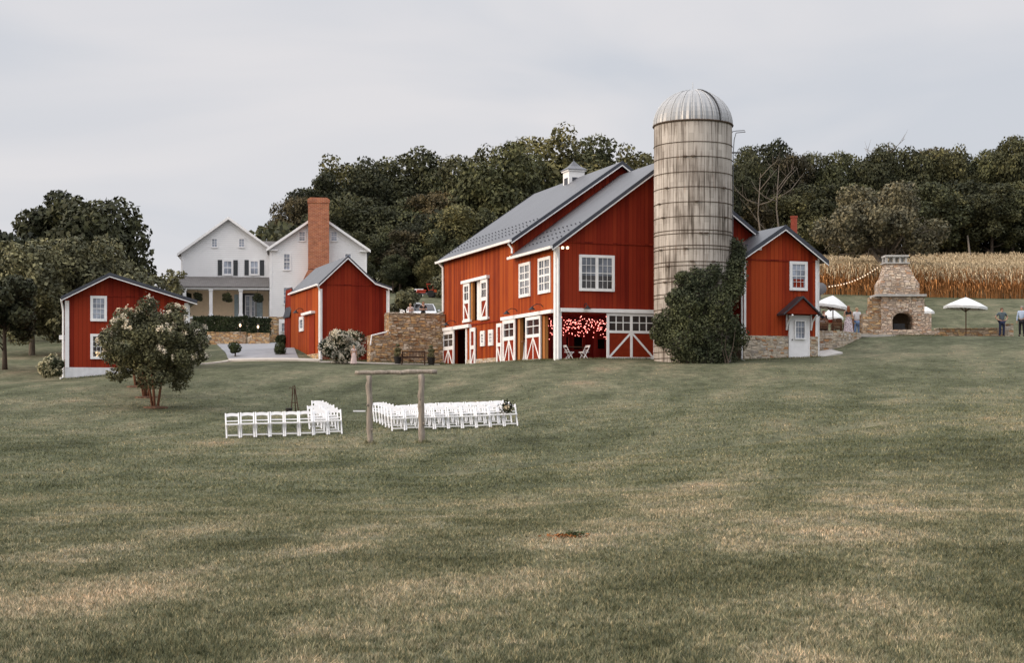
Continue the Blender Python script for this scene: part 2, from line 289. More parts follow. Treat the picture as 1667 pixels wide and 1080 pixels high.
class MB:
    def __init__(s): s.v = []; s.f = []
    def add(s, vs, fs):
        b = len(s.v); s.v += [tuple(x) for x in vs]; s.f += [tuple(b + i for i in f) for f in fs]; return s
    def box(s, c, sz, rz=0, rx=0, ry=0):
        m = Matrix.Translation(c) @ Matrix.Rotation(rz, 4, 'Z') @ Matrix.Rotation(ry, 4, 'Y') @ Matrix.Rotation(rx, 4, 'X')
        h = [x / 2 for x in sz]
        vs = [m @ Vector((sx * h[0], sy * h[1], sz_ * h[2])) for sx in (-1, 1) for sy in (-1, 1) for sz_ in (-1, 1)]
        return s.add(vs, [(0, 1, 3, 2), (4, 6, 7, 5), (0, 4, 5, 1), (2, 3, 7, 6), (0, 2, 6, 4), (1, 5, 7, 3)])
    def bar(s, a, b, w, h, up=(0, 0, 1)):            # rectangular bar between two points
        a = Vector(a); b = Vector(b); d = (b - a).normalized(); up = Vector(up)
        if abs(d.dot(up)) > .98: up = Vector((0, 1, 0))
        x = d.cross(up).normalized() * w / 2; y = x.cross(d).normalized() * h / 2
        vs = [p + sx * x + sy * y for p in (a, b) for sx, sy in ((-1, -1), (1, -1), (1, 1), (-1, 1))]
        return s.add(vs, [(0, 1, 2, 3), (7, 6, 5, 4), (0, 4, 5, 1), (1, 5, 6, 2), (2, 6, 7, 3), (3, 7, 4, 0)])
    def tube(s, pts, rad, n=8, cap=True):
        pts = [Vector(p) for p in pts]; k = len(pts)
        if not hasattr(rad, '__len__'): rad = [rad] * k
        vs = []; prev = None
        for i, p in enumerate(pts):
            d = (pts[min(i + 1, k - 1)] - pts[max(i - 1, 0)]).normalized()
            if prev is None:
                a = Vector((0, 0, 1)) if abs(d.z) < .9 else Vector((1, 0, 0)); x = d.cross(a).normalized()
            else: x = (prev - d * prev.dot(d)).normalized()
            prev = x; y = d.cross(x)
            vs += [p + (x * math.cos(2 * math.pi * j / n) + y * math.sin(2 * math.pi * j / n)) * rad[i] for j in range(n)]
        fs = [(i * n + j, i * n + (j + 1) % n, (i + 1) * n + (j + 1) % n, (i + 1) * n + j) for i in range(k - 1) for j in range(n)]
        if cap: fs += [tuple(range(n - 1, -1, -1)), tuple((k - 1) * n + j for j in range(n))]
        return s.add(vs, fs)
    def lathe(s, c, prof, n=16, a0=0, a1=2 * math.pi, sc=(1, 1)):   # prof: (radius, z)
        c = Vector(c); full = abs(a1 - a0 - 2 * math.pi) < 1e-6; m = n if full else n + 1; k = len(prof)
        vs = [c + Vector((r * sc[0] * math.cos(a0 + (a1 - a0) * j / n), r * sc[1] * math.sin(a0 + (a1 - a0) * j / n), z)) for r, z in prof for j in range(m)]
        fs = []
        for i in range(k - 1):
            for j in range(n):
                j2 = (j + 1) % m; fs.append((i * m + j, i * m + j2, (i + 1) * m + j2, (i + 1) * m + j))
        return s.add(vs, fs)
    def ball(s, c, r, n=10):
        if not hasattr(r, '__len__'): r = (r, r, r)
        prof = [(max(1e-4, math.sin(math.pi * i / n)), -math.cos(math.pi * i / n)) for i in range(n + 1)]
        c = Vector(c); k = len(s.v); s.lathe((0, 0, 0), prof, n + 2)
        for i in range(k, len(s.v)): v = s.v[i]; s.v[i] = (c.x + v[0] * r[0], c.y + v[1] * r[1], c.z + v[2] * r[2])
        return s
    def prism(s, pts, d):                            # closed polygon (3D points, in order) pushed along vector d
        n = len(pts); pts = [Vector(p) for p in pts]; d = Vector(d); vs = pts + [p + d for p in pts]
        return s.add(vs, [tuple(range(n)), tuple(range(2 * n - 1, n - 1, -1))] + [(i, n + i, n + (i + 1) % n, (i + 1) % n) for i in range(n)])
    def build(s, name, mat, parent=None, smooth=False, bevel=0, uvs=True):
        o0 = base_of(parent); me = bpy.data.meshes.new(name)
        me.from_pydata([(v[0] - o0.x, v[1] - o0.y, v[2] - o0.z) for v in s.v], [], s.f); me.update()
        if uvs:
            uv = me.uv_layers.new(name='UVMap').data
            for p in me.polygons:
                n = p.normal; t = Vector((-n.y, n.x, 0)); t = t.normalized() if t.length > .02 else Vector((1, 0, 0)); b = n.cross(t)
                for li in p.loop_indices:
                    co = me.vertices[me.loops[li].vertex_index].co; uv[li].uv = (co.dot(t), co.dot(b))
        if smooth:
            for p in me.polygons: p.use_smooth = True
        me.materials.append(mat if not isinstance(mat, str) else M[mat])
        o = bpy.data.objects.new(name, me); COL.objects.link(o)
        if parent is not None: o.parent = parent
        ORG[o.name] = o0
        if bevel:
            b = o.modifiers.new('bevel', 'BEVEL'); b.width = bevel; b.segments = 2; b.limit_method = 'ANGLE'
        return o

def quads_obj(name, P, mat, parent=None, nv=4, kind=None):           # P: (n, nv, 3) array -> one mesh
    o0 = base_of(parent); P = np.asarray(P, dtype=np.float32) - np.array(o0, dtype=np.float32); n = P.shape[0]
    me = bpy.data.meshes.new(name); me.vertices.add(n * nv); me.vertices.foreach_set('co', P.reshape(-1))
    me.loops.add(n * nv); me.loops.foreach_set('vertex_index', np.arange(n * nv, dtype=np.int32))
    me.polygons.add(n); me.polygons.foreach_set('loop_start', np.arange(0, n * nv, nv, dtype=np.int32))
    me.update(calc_edges=True); me.materials.append(M[mat]); o = bpy.data.objects.new(name, me); COL.objects.link(o)
    if parent is not None: o.parent = parent
    ORG[o.name] = o0
    if kind: o['kind'] = kind
    return o

def copy_tree(o, parent=None, loc=None, rz=None, scale=None, label=None, group=None):
    c = o.copy(); COL.objects.link(c)
    if parent is not None: c.parent = parent
    if loc is not None: c.location = loc
    if rz is not None: c.rotation_euler = (0, 0, rz)
    if scale is not None: c.scale = scale if hasattr(scale, '__len__') else (scale,) * 3
    if label: c['label'] = label
    if group: c['group'] = group
    for ch in o.children: copy_tree(ch, c)
    return c

ORD = ['first', 'second', 'third', 'fourth', 'fifth', 'sixth', 'seventh', 'eighth', 'ninth', 'tenth', 'eleventh', 'twelfth', 'thirteenth', 'fourteenth', 'fifteenth', 'sixteenth', 'seventeenth', 'eighteenth', 'nineteenth', 'twentieth']

def W(px, py, Y): return Vector(((px - CX) * Y / FPX, Y, (YH - py) * Y / FPX))
class Wall:                                          # vertical wall plane: origin, direction along, outward normal
    def __init__(s, o, a, n): s.o = Vector((o[0], o[1], 0)); s.a = Vector((a[0], a[1], 0)); s.n = Vector((n[0], n[1], 0))
    def s_(s, px, d=0):
        k = (px - CX) / FPX; o = s.o + s.n * d; return (o.x - k * o.y) / (k * s.a.y - s.a.x)
    def z_(s, px, py, d=0):
        p = s.o + s.n * d + s.a * s.s_(px, d); return (YH - py) * p.y / FPX
    def pt(s, x, z, d=0): p = s.o + s.a * x + s.n * d; return Vector((p.x, p.y, z))
    def box(s, mb, s0, s1, z0, z1, d0, d1):
        p = [s.pt(x, z, d) for x in (s0, s1) for d in (d0, d1) for z in (z0, z1)]
        return mb.add(p, [(0, 1, 3, 2), (4, 6, 7, 5), (0, 4, 5, 1), (2, 3, 7, 6), (0, 2, 6, 4), (1, 5, 7, 3)])
    def bar(s, mb, p, q, w, d0, d1):                 # flat board from (s,z) to (s,z)
        a = Vector(p); b = Vector(q); d = (b - a).normalized(); nn = Vector((-d.y, d.x)) * w / 2
        c = [a + nn, b + nn, b - nn, a - nn]
        return mb.prism([s.pt(x.x, x.y, d0) for x in c], s.n * (d1 - d0))
    def slab(s, mb, s0, s1, ztop, z0, openings, th, cuts=()):
        cs = sorted(set([s0, s1] + [x for o in openings for x in o[:2]] + list(cuts)))
        cs = [c for c in cs if s0 <= c <= s1]
        for a, b in zip(cs, cs[1:]):
            if b - a < 1e-4: continue
            m = (a + b) / 2; segs = []; z = z0
            for o in sorted([o for o in openings if o[0] < m < o[1]], key=lambda o: o[2]):
                if o[2] > z + 1e-3: segs.append((z, o[2], 0))
                z = max(z, o[3])
            segs.append((z, None, 1))
            for zl, zh, top in segs:
                if top: P = [(a, zl), (b, zl), (b, ztop(b)), (a, ztop(a))]
                else: P = [(a, zl), (b, zl), (b, zh), (a, zh)]
                mb.prism([s.pt(x, z_, 0) for x, z_ in P], s.n * (-th))
        return mb

def roof_slab(mb, fr, prof, t0, t1, th=.10, up=0):    # profile (s,z) pushed along u between t0 and t1; fr = (o, v, u)
    o, v, u = fr; P = [o + v * s for s, z in prof]
    top = [Vector((p.x, p.y, z + up)) for p, (s, z) in zip(P, prof)]; bot = [Vector((p.x, p.y, z + up - th)) for p, (s, z) in zip(P, prof)]
    a = u * t0; b = u * t1; n = len(prof)
    for i in range(n - 1):
        c = [top[i], top[i + 1], bot[i + 1], bot[i]]; mb.prism([q + a for q in c], b - a)
    return mb
# ------------------------------------------------------------------ axes of the farmyard
def unit(x, y): v = Vector((x, y, 0)); return v.normalized()
U = unit(-893, 2600); V = unit(2600, 893)            # barn depth, barn front
C0 = Vector((2.2, 80, 0))                            # near corner of the barn
def st(p): d = Vector((p[0], p[1], 0)) - C0; return d.dot(V), d.dot(U)

# ------------------------------------------------------------------ terrain
ctrl = []
def cp(px, py, Y): p = W(px, py, Y); ctrl.append((p.x, p.y, p.z))
for x in (-30, -12, 0, 12, 30): ctrl += [(x, -30, -1.35), (x, 0, -1.58)]
for px in (-300, 300, 833, 1300, 2000): cp(px, 1080, 10.2)
cp(50, 952, 16); cp(833, 940, 15.7); cp(1600, 925, 16.2)
cp(50, 858, 25); cp(450, 848, 25); cp(833, 842, 26); cp(1250, 822, 26); cp(1650, 800, 27)
cp(50, 795, 35); cp(450, 790, 35.5); cp(833, 772, 38); cp(1250, 745, 39); cp(1650, 712, 40)
cp(50, 735, 46); cp(381, 715, 51.3); cp(558, 706, 52.3); cp(652, 700, 52.8); cp(842, 689, 54.2)
cp(602, 722, 48.6); cp(687, 720, 48.6); cp(50, 670, 62); cp(253, 664, 63.5); cp(510, 688, 60); cp(620, 684, 61)
cp(1000, 672, 57); cp(1300, 655, 58); cp(1640, 640, 60)
cp(450, 640, 72); cp(650, 640, 72); cp(900, 630, 68); cp(1150, 625, 70); cp(1400, 605, 71); cp(1650, 592, 73)
cp(60, 625, 78); cp(107, 618, 83); cp(300, 604, 83); cp(200, 611, 82); cp(10, 602, 88); cp(-200, 600, 88)
cp(400, 593, 90); cp(500, 592, 92); cp(600, 594, 94); cp(690, 594, 96.5); cp(724, 594, 97.5)
cp(905, 588, 79.5); cp(1065, 588, 79.3); cp(1128, 592, 77); cp(1200, 588, 79.8); cp(1320, 585, 80); cp(815, 591, 87)
cp(1345, 577, 83.5); cp(1365, 566, 85); cp(1400, 552, 87); cp(1460, 549.5, 88); cp(1460, 546.6, 89.8); cp(1560, 547.5, 90.5); cp(1650, 548, 91.5); cp(1850, 548, 93)
cp(1420, 549.5, 92); cp(1500, 549.5, 93); cp(1600, 550, 94)
cp(1400, 558, 100); cp(1650, 557, 100); cp(1350, 556, 96); cp(1500, 552, 104); cp(1350, 549, 104); cp(1350, 500, 124); cp(1550, 497, 126); cp(1800, 490, 126)
cp(1350, 478, 140); cp(1500, 484, 138); cp(1667, 487, 138); cp(1900, 487, 138)
cp(1400, 437, 250); cp(1667, 435, 252); cp(2000, 430, 252); cp(1200, 445, 245)
cp(330, 591, 98); cp(375, 571, 108); cp(450, 569, 108); cp(340, 561, 121); cp(440, 560, 121); cp(473, 568, 104)
cp(50, 565, 110); cp(-150, 565, 110); cp(50, 545, 128); cp(-150, 545, 130); cp(300, 548, 131); cp(440, 552, 131); cp(600, 530, 135)
cp(60, 520, 200); cp(350, 500, 200); cp(-300, 520, 200); cp(640, 484, 172); cp(800, 478, 180); cp(1000, 470, 190); cp(700, 490, 150)
ctrl += [(-90, 0, -2), (90, 0, -1), (-90, 60, 0), (90, 60, 1.5), (-100, 320, 20), (-30, 320, 26), (30, 320, 30), (100, 320, 32), (180, 320, 33), (160, 120, 8)]
A = np.array(ctrl); P2 = A[:, :2] / 50.0; nP = len(P2)
def tker(r2): return np.where(r2 > 1e-12, .5 * r2 * np.log(np.maximum(r2, 1e-12)), 0)
def d2(a, b): return ((a[:, None, :] - b[None, :, :]) ** 2).sum(-1)
K = np.zeros((nP + 3, nP + 3)); K[:nP, :nP] = tker(d2(P2, P2)) + np.eye(nP) * 2e-4
K[:nP, nP] = 1; K[:nP, nP + 1:] = P2; K[nP:, :nP] = K[:nP, nP:].T
sol = np.linalg.solve(K, np.concatenate([A[:, 2], np.zeros(3)]))
def sstep(x, a, b): t = np.clip((x - a) / (b - a), 0, 1); return t * t * (3 - 2 * t)
def terr(X, Y):
    X = np.atleast_1d(np.asarray(X, float)); Y = np.atleast_1d(np.asarray(Y, float)); sh = X.shape
    x = np.clip(X.ravel(), -170, 210) / 50; y = np.clip(Y.ravel(), -30, 320) / 50; q = np.stack([x, y], 1); z = np.empty(len(x))
    for i in range(0, len(x), 20000):
        s = slice(i, i + 20000); z[s] = tker(d2(q[s], P2)) @ sol[:nP] + sol[nP] + q[s] @ sol[nP + 1:]
    X = X.ravel(); Y = Y.ravel()
    z = z + .05 * np.sin(X * .31 + Y * .17) * np.sin(Y * .23 - X * .11) * sstep(Y, 4, 20) * (1 - sstep(Y, 70, 78))
    dx = X - C0.x; dy = Y - C0.y; s_ = dx * V.x + dy * V.y; t_ = dx * U.x + dy * U.y
    near = sstep(Y, 12, 26) * (1 - sstep(Y, 74, 79)); z = z + near * (.018 * np.sin(X * 1.3 + 3 * np.sin(Y * .33)) * np.sin(Y * 1.9 + 2 * np.sin(X * .41)) + .010 * np.sin(Y * 2.9 + 1.7 * np.sin(X * .7 + 1)))
    z = z - .16 * np.exp(-((Y - 40.2 - .62 * X - .5 * np.sin(X * .7)) / .6) ** 2) * sstep(X, -4, 0) * (1 - sstep(X, 8, 13))
    # high yard behind the retaining wall and the barn
    hi = 5.08 + (Y - 99) * .034 + np.maximum(0, Y - 118) * .108 - np.maximum(0, Y - 160) * .01
    lf = -3.95 + np.clip(t_ - 26, 0, 40) * .2; m = sstep(s_, lf, lf + .6) * (1 - sstep(s_, 8, 22)) * sstep(t_, 20.05, 20.25) * (1 - sstep(Y, 155, 172))
    z = z * (1 - m) + hi * m
    inb = (s_ > -.0) & (s_ < 12) & (t_ > .0) & (t_ < 19.9); z = np.where(inb, np.minimum(z, 2.05), z)
    return z.reshape(sh)
def tz(x, y): return float(terr([x], [y])[0])

ys = np.concatenate([np.linspace(-30, 8, 14), np.arange(9, 60, .75), np.arange(60, 130, .5), np.arange(130, 330, 4.0), [360, 450, 700, 1200, 2500]])
xs = np.concatenate([[-2500, -1200, -600, -300, -220, -180], np.arange(-150, -46, 4.0), np.arange(-46, 46, .6), np.arange(46, 170, 4.0), [190, 230, 300, 600, 1200, 2500]])
GX, GY = np.meshgrid(xs, ys); GZ = terr(GX, GY); nx = len(xs); ny = len(ys)
me = bpy.data.meshes.new('lawn')
vv = np.stack([GX.ravel(), GY.ravel(), GZ.ravel()], 1); ii = np.arange(nx * ny).reshape(ny, nx)
ff = np.stack([ii[:-1, :-1], ii[:-1, 1:], ii[1:, 1:], ii[1:, :-1]], -1).reshape(-1, 4)
me.from_pydata(vv.tolist(), [], ff.tolist()); me.materials.append(M['lawn'])
for p in me.polygons: p.use_smooth = True
lawn = bpy.data.objects.new('ground', me); COL.objects.link(lawn); tag(lawn, 'mown lawn rising from a shallow dip to the farm buildings', 'lawn', kind='structure')

def drape(name, mat, corners, nu, nv, lift, label, cat, kind='structure', edge=.12):
    """a sheet over the terrain spanned by four corner points, with a skirt"""
    c = [Vector((x, y, 0)) for x, y in corners]; vs = []; fs = []
    for j in range(nv + 1):
        for i in range(nu + 1):
            a = c[0].lerp(c[1], i / nu); b = c[3].lerp(c[2], i / nu); p = a.lerp(b, j / nv)
            vs.append(p)
    Z = terr([p.x for p in vs], [p.y for p in vs]); n = len(vs)
    V3 = [(p.x, p.y, z + lift) for p, z in zip(vs, Z)] + [(p.x, p.y, z - .1) for p, z in zip(vs, Z)]
    for j in range(nv):
        for i in range(nu): a = j * (nu + 1) + i; fs.append((a, a + 1, a + nu + 2, a + nu + 1))
    rim = [i for i in range(nu + 1)] + [j * (nu + 1) + nu for j in range(1, nv + 1)] + [nv * (nu + 1) + i for i in range(nu - 1, -1, -1)] + [j * (nu + 1) for j in range(nv - 1, 0, -1)]
    for a, b in zip(rim, rim[1:] + rim[:1]): fs.append((a, a + n, b + n, b))
    m = MB(); m.add(V3, fs); o = m.build(name, mat); return tag(o, label, cat, kind=kind)
def g(px, Y): return ((px - CX) * Y / FPX, Y)
drape('driveway', 'drive', [g(372, 99), g(486, 98), g(462, 122), g(352, 122)], 14, 26, .05, 'grey paved drive between the white house and the red sheds', 'driveway')
drape('kerb_strip', 'path', [g(374, 97.6), g(520, 95.6), g(522, 96.9), g(372, 98.9)], 20, 3, .10, 'pale concrete apron at the foot of the drive', 'path')
drape('path', 'path', [g(300, 92.5), g(373, 97.5), g(371, 98.3), g(298, 93.4)], 16, 2, .08, 'thin pale footpath leading left from the drive', 'path')
drape('footpath', 'path', [g(520, 94.6), g(716, 96.0), g(716, 96.9), g(520, 95.5)], 24, 2, .05, 'narrow pale strip along the foot of the stone wall', 'path')

# ------------------------------------------------------------------ windows, doors, pipes
def window(wl, s0, s1, z0, z1, parent, cols=2, rows=4, fw=.12, mull=0, pane='pane', d=.06, name='window', sill=True, bar=.018):
    m = MB(); wl.box(m, s0, s0 + fw, z0, z1, 0, d); wl.box(m, s1 - fw, s1, z0, z1, 0, d)
    wl.box(m, s0 + fw, s1 - fw, z1 - fw, z1, 0, d - .003); wl.box(m, s0 + fw, s1 - fw, z0, z0 + fw, 0, d + (.04 if sill else -.003))
    a0, a1, b0, b1 = s0 + fw, s1 - fw, z0 + fw, z1 - fw; panels = [(a0, a1)]
    if mull: mid = (a0 + a1) / 2; wl.box(m, mid - mull / 2, mid + mull / 2, b0, b1, 0, d - .006); panels = [(a0, mid - mull / 2), (mid + mull / 2, a1)]
    for p0, p1 in panels:
        for i in range(1, cols): x = p0 + (p1 - p0) * i / cols; wl.box(m, x - bar / 2, x + bar / 2, b0, b1, .012, .032)
        for j in range(1, rows): z = b0 + (b1 - b0) * j / rows; wl.box(m, p0, p1, z - bar / 2 * (2 if j * 2 == rows else 1), z + bar / 2 * (2 if j * 2 == rows else 1), .014, .036)
    f = m.build(name, 'white', parent); g_ = MB(); wl.box(g_, a0, a1, b0, b1, .002, .010); g_.build('pane', pane, f); return f

def barn_door(wl, s0, s1, z0, z1, parent, d0=.06, panels=1, cols=2, glass=True, split=.42, brace='A', frame=.12, body='redplain', name='sliding_door'):
    zz = z0 + (z1 - z0) * (1 - split); f = frame
    b = MB(); wl.box(b, s0 + .01, s1 - .01, z0 + .01, (z1 - .01) if not glass else zz, d0, d0 + .04); body_o = b.build(name, body, parent)
    t = MB(); d1 = d0 + .075
    wl.box(t, s0, s0 + f, z0, z1, d0, d1); wl.box(t, s1 - f, s1, z0, z1, d0, d1)
    wl.box(t, s0 + f, s1 - f, z1 - f, z1, d0, d1 - .004); wl.box(t, s0 + f, s1 - f, z0, z0 + f, d0, d1 - .004)
    wl.box(t, s0 + f, s1 - f, zz - f / 2, zz + f / 2, d0, d1 - .004)
    secs = []; ww = (s1 - s0 - f) / panels
    for k in range(panels): secs.append((s0 + f / 2 + ww * k, s0 + f / 2 + ww * (k + 1)))
    for k in range(1, panels): x = secs[k][0]; wl.box(t, x - f / 2, x + f / 2, z0 + f, z1 - f, d0, d1 - .008)
    gb = MB()
    for k, (a, c) in enumerate(secs):
        a += f / 2; c -= f / 2
        if glass:
            wl.box(gb, a, c, zz + f / 2, z1 - f, d0 + .01, d0 + .02)
            for i in range(1, cols): x = a + (c - a) * i / cols; wl.box(t, x - .022, x + .022, zz + f / 2, z1 - f, d0, d0 + .05)
            for j in (1,): z = (zz + z1) / 2; wl.box(t, a, c, z - .022, z + .022, d0, d0 + .047)
        if brace == 'A':
            m_ = (a + c) / 2
            wl.bar(t, (a + .03, z0 + f), (m_, zz - f / 2), f * .6, d0, d0 + .06); wl.bar(t, (c - .03, z0 + f), (m_, zz - f / 2), f * .6, d0, d0 + .062)
            wl.box(t, m_ - f * .3, m_ + f * .3, z0 + f, zz - f / 2, d0, d0 + .057)
        elif brace == 'V':
            if k == 0: wl.bar(t, (a + .02, z0 + f), (c, zz - f * .7), f * .75, d0, d0 + .06)
            else: wl.bar(t, (c - .02, z0 + f), (a, zz - f * .7), f * .75, d0, d0 + .06)
        elif brace == '/': wl.bar(t, (a, z0 + f), (c, zz - f), f * .6, d0, d0 + .06)
        elif brace == '\\': wl.bar(t, (c, z0 + f), (a, zz - f), f * .6, d0, d0 + .06)
    t.build('door_trim', 'white', body_o)
    if glass: gb.build('pane', 'paned', body_o)
    return body_o

def gooseneck(wl, s, z, parent, out=.45, big=1):
    m = MB(); p = [wl.pt(s, z, 0), wl.pt(s, z + .12, .12 * big), wl.pt(s, z + .14, out * .6), wl.pt(s, z, out)]
    m.tube(p, .022, 6); f = m.build('wall_lamp', 'black', parent)
    k = MB(); c = wl.pt(s, z - .16, out); k.lathe(c, [(.03, .17), (.06, .13), (.20, 0), (.19, 0), (.03, .10)], 12); k.build('lamp_shade', 'black', f); return f

def pipe(name, pts, parent, r=.05, mat='white'):
    m = MB(); m.tube(pts, r, 6); return m.build(name, mat, parent)

# ------------------------------------------------------------------ BARN
ZB = 2.22
barn = thing('barn', (C0.x, C0.y, ZB), 'large two-level red timber barn with grey metal roofs, open ground floor and white sliding doors', 'barn')
FW = Wall(C0, V, -U); LW = Wall(C0, U, -V)
BW, T1, T2 = 12.15, 6.31, 19.75                      # width, depth of front block, full depth
zf_e, zf_p, zm_e, zm_p = 8.06, 12.50, 8.98, 13.22; MIDS = BW / 2
def ftop(s): return zf_p - abs(s - MIDS) * (zf_p - zf_e) / MIDS
def mtop(s): return zm_p - abs(s - MIDS) * (zm_p - zm_e) / MIDS
zhd = FW.z_(1000, 507)                               # underside of the upper storey header
op0, op1 = FW.s_(912), FW.s_(990)
m = MB(); FW.slab(m, 0, BW, ftop, ZB - .5, [(op0, op1, ZB + .04, FW.z_(950, 511)), (op1 + 3.2, op1 + 5.2, ZB + .04, ZB + .05)], .16, [MIDS]); m.build('front_wall', 'red', barn)
# seam board, sill of the gable
m = MB(); zs = FW.z_(940, 395); FW.box(m, 0, BW, zs - .03, zs + .05, 0, .045); m.build('seam_board', 'red', barn)
lo = [(LW.s_(902, 0) * 0 + LW.s_(884), LW.s_(884), 0, 0)]
lops = []
for a, b, ya, yb in ((902, 885.5, 512, 586), (860, 846, 515, 588)): lops.append((LW.s_(a), LW.s_(b), ZB + .04, LW.z_((a + b) / 2, ya)))
lops.append((LW.s_(760), LW.s_(741), ZB + .04, LW.z_(750, 537)))
lops.append((LW.s_(784.5), LW.s_(766.5), LW.z_(775, 522), LW.z_(775, 456)))
m = MB(); LW.slab(m, 0, T2, lambda s: (zf_e + .12 if s < T1 + 1e-6 and s > -1 and s != T1 else zm_e + .12), ZB - .5, lops, .16, [T1 - .001, T1 + .001]); m.build('side_wall', 'redlit', barn)
SW = Wall(C0 + V * BW, U, V); m = MB(); SW.slab(m, 0.02, T2, lambda s: zf_e + .1 if s < T1 else zm_e + .1, ZB - .5, [], .16, [T1 - .001, T1 + .001]); m.build('side_wall', 'red', barn)
BKW = Wall(C0 + U * T2, V, U); m = MB(); BKW.slab(m, .02, BW - .02, mtop, ZB - .5, [], -.16, [MIDS]); m.build('rear_wall', 'red', barn)
MG = Wall(C0 + U * T1, V, -U); m = MB(); MG.slab(m, 0.02, BW - .02, mtop, 7.2, [], .16, [MIDS]); m.build('upper_gable', 'red', barn)
# interior room behind the openings
m = MB(); m.prism([FW.pt(s, ZB - .02, -d) for s, d in ((.17, .17), (BW - .2, .17), (BW - .2, T2 - .2), (.17, T2 - .2))], (0, 0, .05)); m.build('barn_floor', 'conc', barn)
m = MB(); m.prism([FW.pt(s, zhd + .05, -d) for s, d in ((.17, .17), (BW - .2, .17), (BW - .2, T2 - .2), (.17, T2 - .2))], (0, 0, .12))
for k in range(9): FW.box(m, .2, BW - .3, zhd - .13, zhd + .045, -.8 - k * 1.0, -.68 - k * 1.0)
m.build('upper_floor', 'inner', barn)
IB = Wall(C0 + U * 4.2, V, -U); m = MB(); IB.slab(m, .2, BW - .3, lambda s: zhd + .04, ZB, [(.35, .9, ZB + .04, ZB + 1.55), (1.45, 2.3, ZB + .75, ZB + 1.4), (2.6, 3.1, ZB + .75, ZB + 1.4), (3.7, 4.4, ZB + .65, ZB + 1.3)], .1); m.build('inner_wall', 'inner', barn)
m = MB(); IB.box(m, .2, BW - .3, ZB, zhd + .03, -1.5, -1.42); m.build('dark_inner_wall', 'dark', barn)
m = MB(); IB.box(m, 3.15, 4.3, ZB + .03, ZB + .75, .5, 1.0); m.build('bar_counter', 'inner', barn)
for s in (1.35, 3.1): m = MB(); IB.box(m, s - .09, s + .09, ZB + .03, zhd + .04, 1.7, 1.88); m.build('post', 'inner', barn)
# hayloft and side door interiors
m = MB(); LW.box(m, LW.s_(787), LW.s_(763), LW.z_(775, 523) - .1, LW.z_(775, 455) + .1, -.5, -.42); m.build('hayloft_backing', 'inner', barn)
m = MB(); sp = LW.s_(776.5); LW.box(m, sp - .28, sp + .28, LW.z_(775, 521), LW.z_(775, 456), -.14, -.09); m.build('hayloft_post', 'white', barn)
m = MB(); LW.box(m, LW.s_(784.3), LW.s_(781.5), LW.z_(783, 521), LW.z_(783, 455), -.14, .01); m.build('hayloft_jamb', 'orange', barn); m = MB(); LW.box(m, LW.s_(769.5), LW.s_(767), LW.z_(768, 522), LW.z_(768, 458), -.14, .01); m.build('hayloft_jamb', 'orange', barn)
m = MB(); LW.box(m, LW.s_(762), LW.s_(740), ZB, LW.z_(750, 535), -.75, -.68); m.build('entry_backing', 'redplain', barn)
m = MB(); LW.box(m, LW.s_(751), LW.s_(744), ZB + .1, LW.z_(748, 541), -.66, -.62); m.build('inner_door', 'orange', barn)
m = MB(); LW.box(m, LW.s_(761), LW.s_(758.8), ZB - .1, LW.z_(760, 535), -.1, .05); m.build('door_jamb', 'white', barn)
for a, b in ((847.6, 844.2), (887.8, 884.2)): m = MB(); LW.box(m, LW.s_(a), LW.s_(b), ZB - .05, LW.z_(a, 515), -.16, .03); m.build('door_jamb', 'orange', barn)
# roofs
ob = 0.34
def roof_prof(ze, zp, ov): k = (zp - ze) / MIDS; return [(-ov, ze - ov * k), (MIDS, zp), (BW + ov, ze - ov * k)]
fr = (C0, V, U)
m = MB(); roof_slab(m, fr, roof_prof(zf_e, zf_p, .32), -.40, T1 + .02, .09, .16); rf1 = m.build('front_roof', 'roof', barn)
m = MB(); roof_slab(m, fr, roof_prof(zm_e, zm_p, .32), T1 - .42, T2 + .35, .09, .16); rf2 = m.build('main_roof', 'roof', barn)
for prof, ta, tb, nm, par in ((roof_prof(zf_e, zf_p, .34), -.46, T1, 'rake_board', rf1), (roof_prof(zm_e, zm_p, .34), T1 - .48, T2 + .41, 'rake_board', rf2)):
    m = MB(); roof_slab(m, fr, prof, ta, ta + .055, .20, .185); m.build('metal_edge', 'edge', par)
    if par is rf2: m = MB(); roof_slab(m, fr, prof, tb - .03, tb + .002, .17, .185); m.build('metal_edge', 'edge', par)
    m = MB(); roof_slab(m, fr, prof, ta + .01, ta + .05, .075, -.02); m.build(nm, 'white', par)
    m = MB(); e = prof[0]; e2 = prof[2]
    for s_, z_ in ((e[0] - .06, e[1]), (e2[0] + .06, e2[1])):
        P = [(s_ - .07, z_ + .13), (s_ + .07, z_ + .13), (s_ + .05, z_ - .0), (s_ - .05, z_ - .0)]
        o = C0 + U * (ta + .02); m.prism([Vector(((o + V * a).x, (o + V * a).y, b)) for a, b in P], U * (tb - ta - .02)); m.build('gutter', 'white', par); m = MB()
    m = MB()                                          # snow guards near the eave
    k = (prof[1][1] - prof[0][1]) / (prof[1][0] - prof[0][0])
    for row in range(3):
        t = ta + .5 + (row % 2) * .3
        while t < tb - .3:
            s_ = .30 + row * .5; p = C0 + V * s_ + U * t; z_ = prof[0][1] + k * (s_ - prof[0][0]) + .21
            m.box((p.x, p.y, z_), (.07, .05, .05), math.atan2(V.y, V.x)); t += .6
    m.build('snow_guards', 'edge', par)['kind'] = 'stuff'
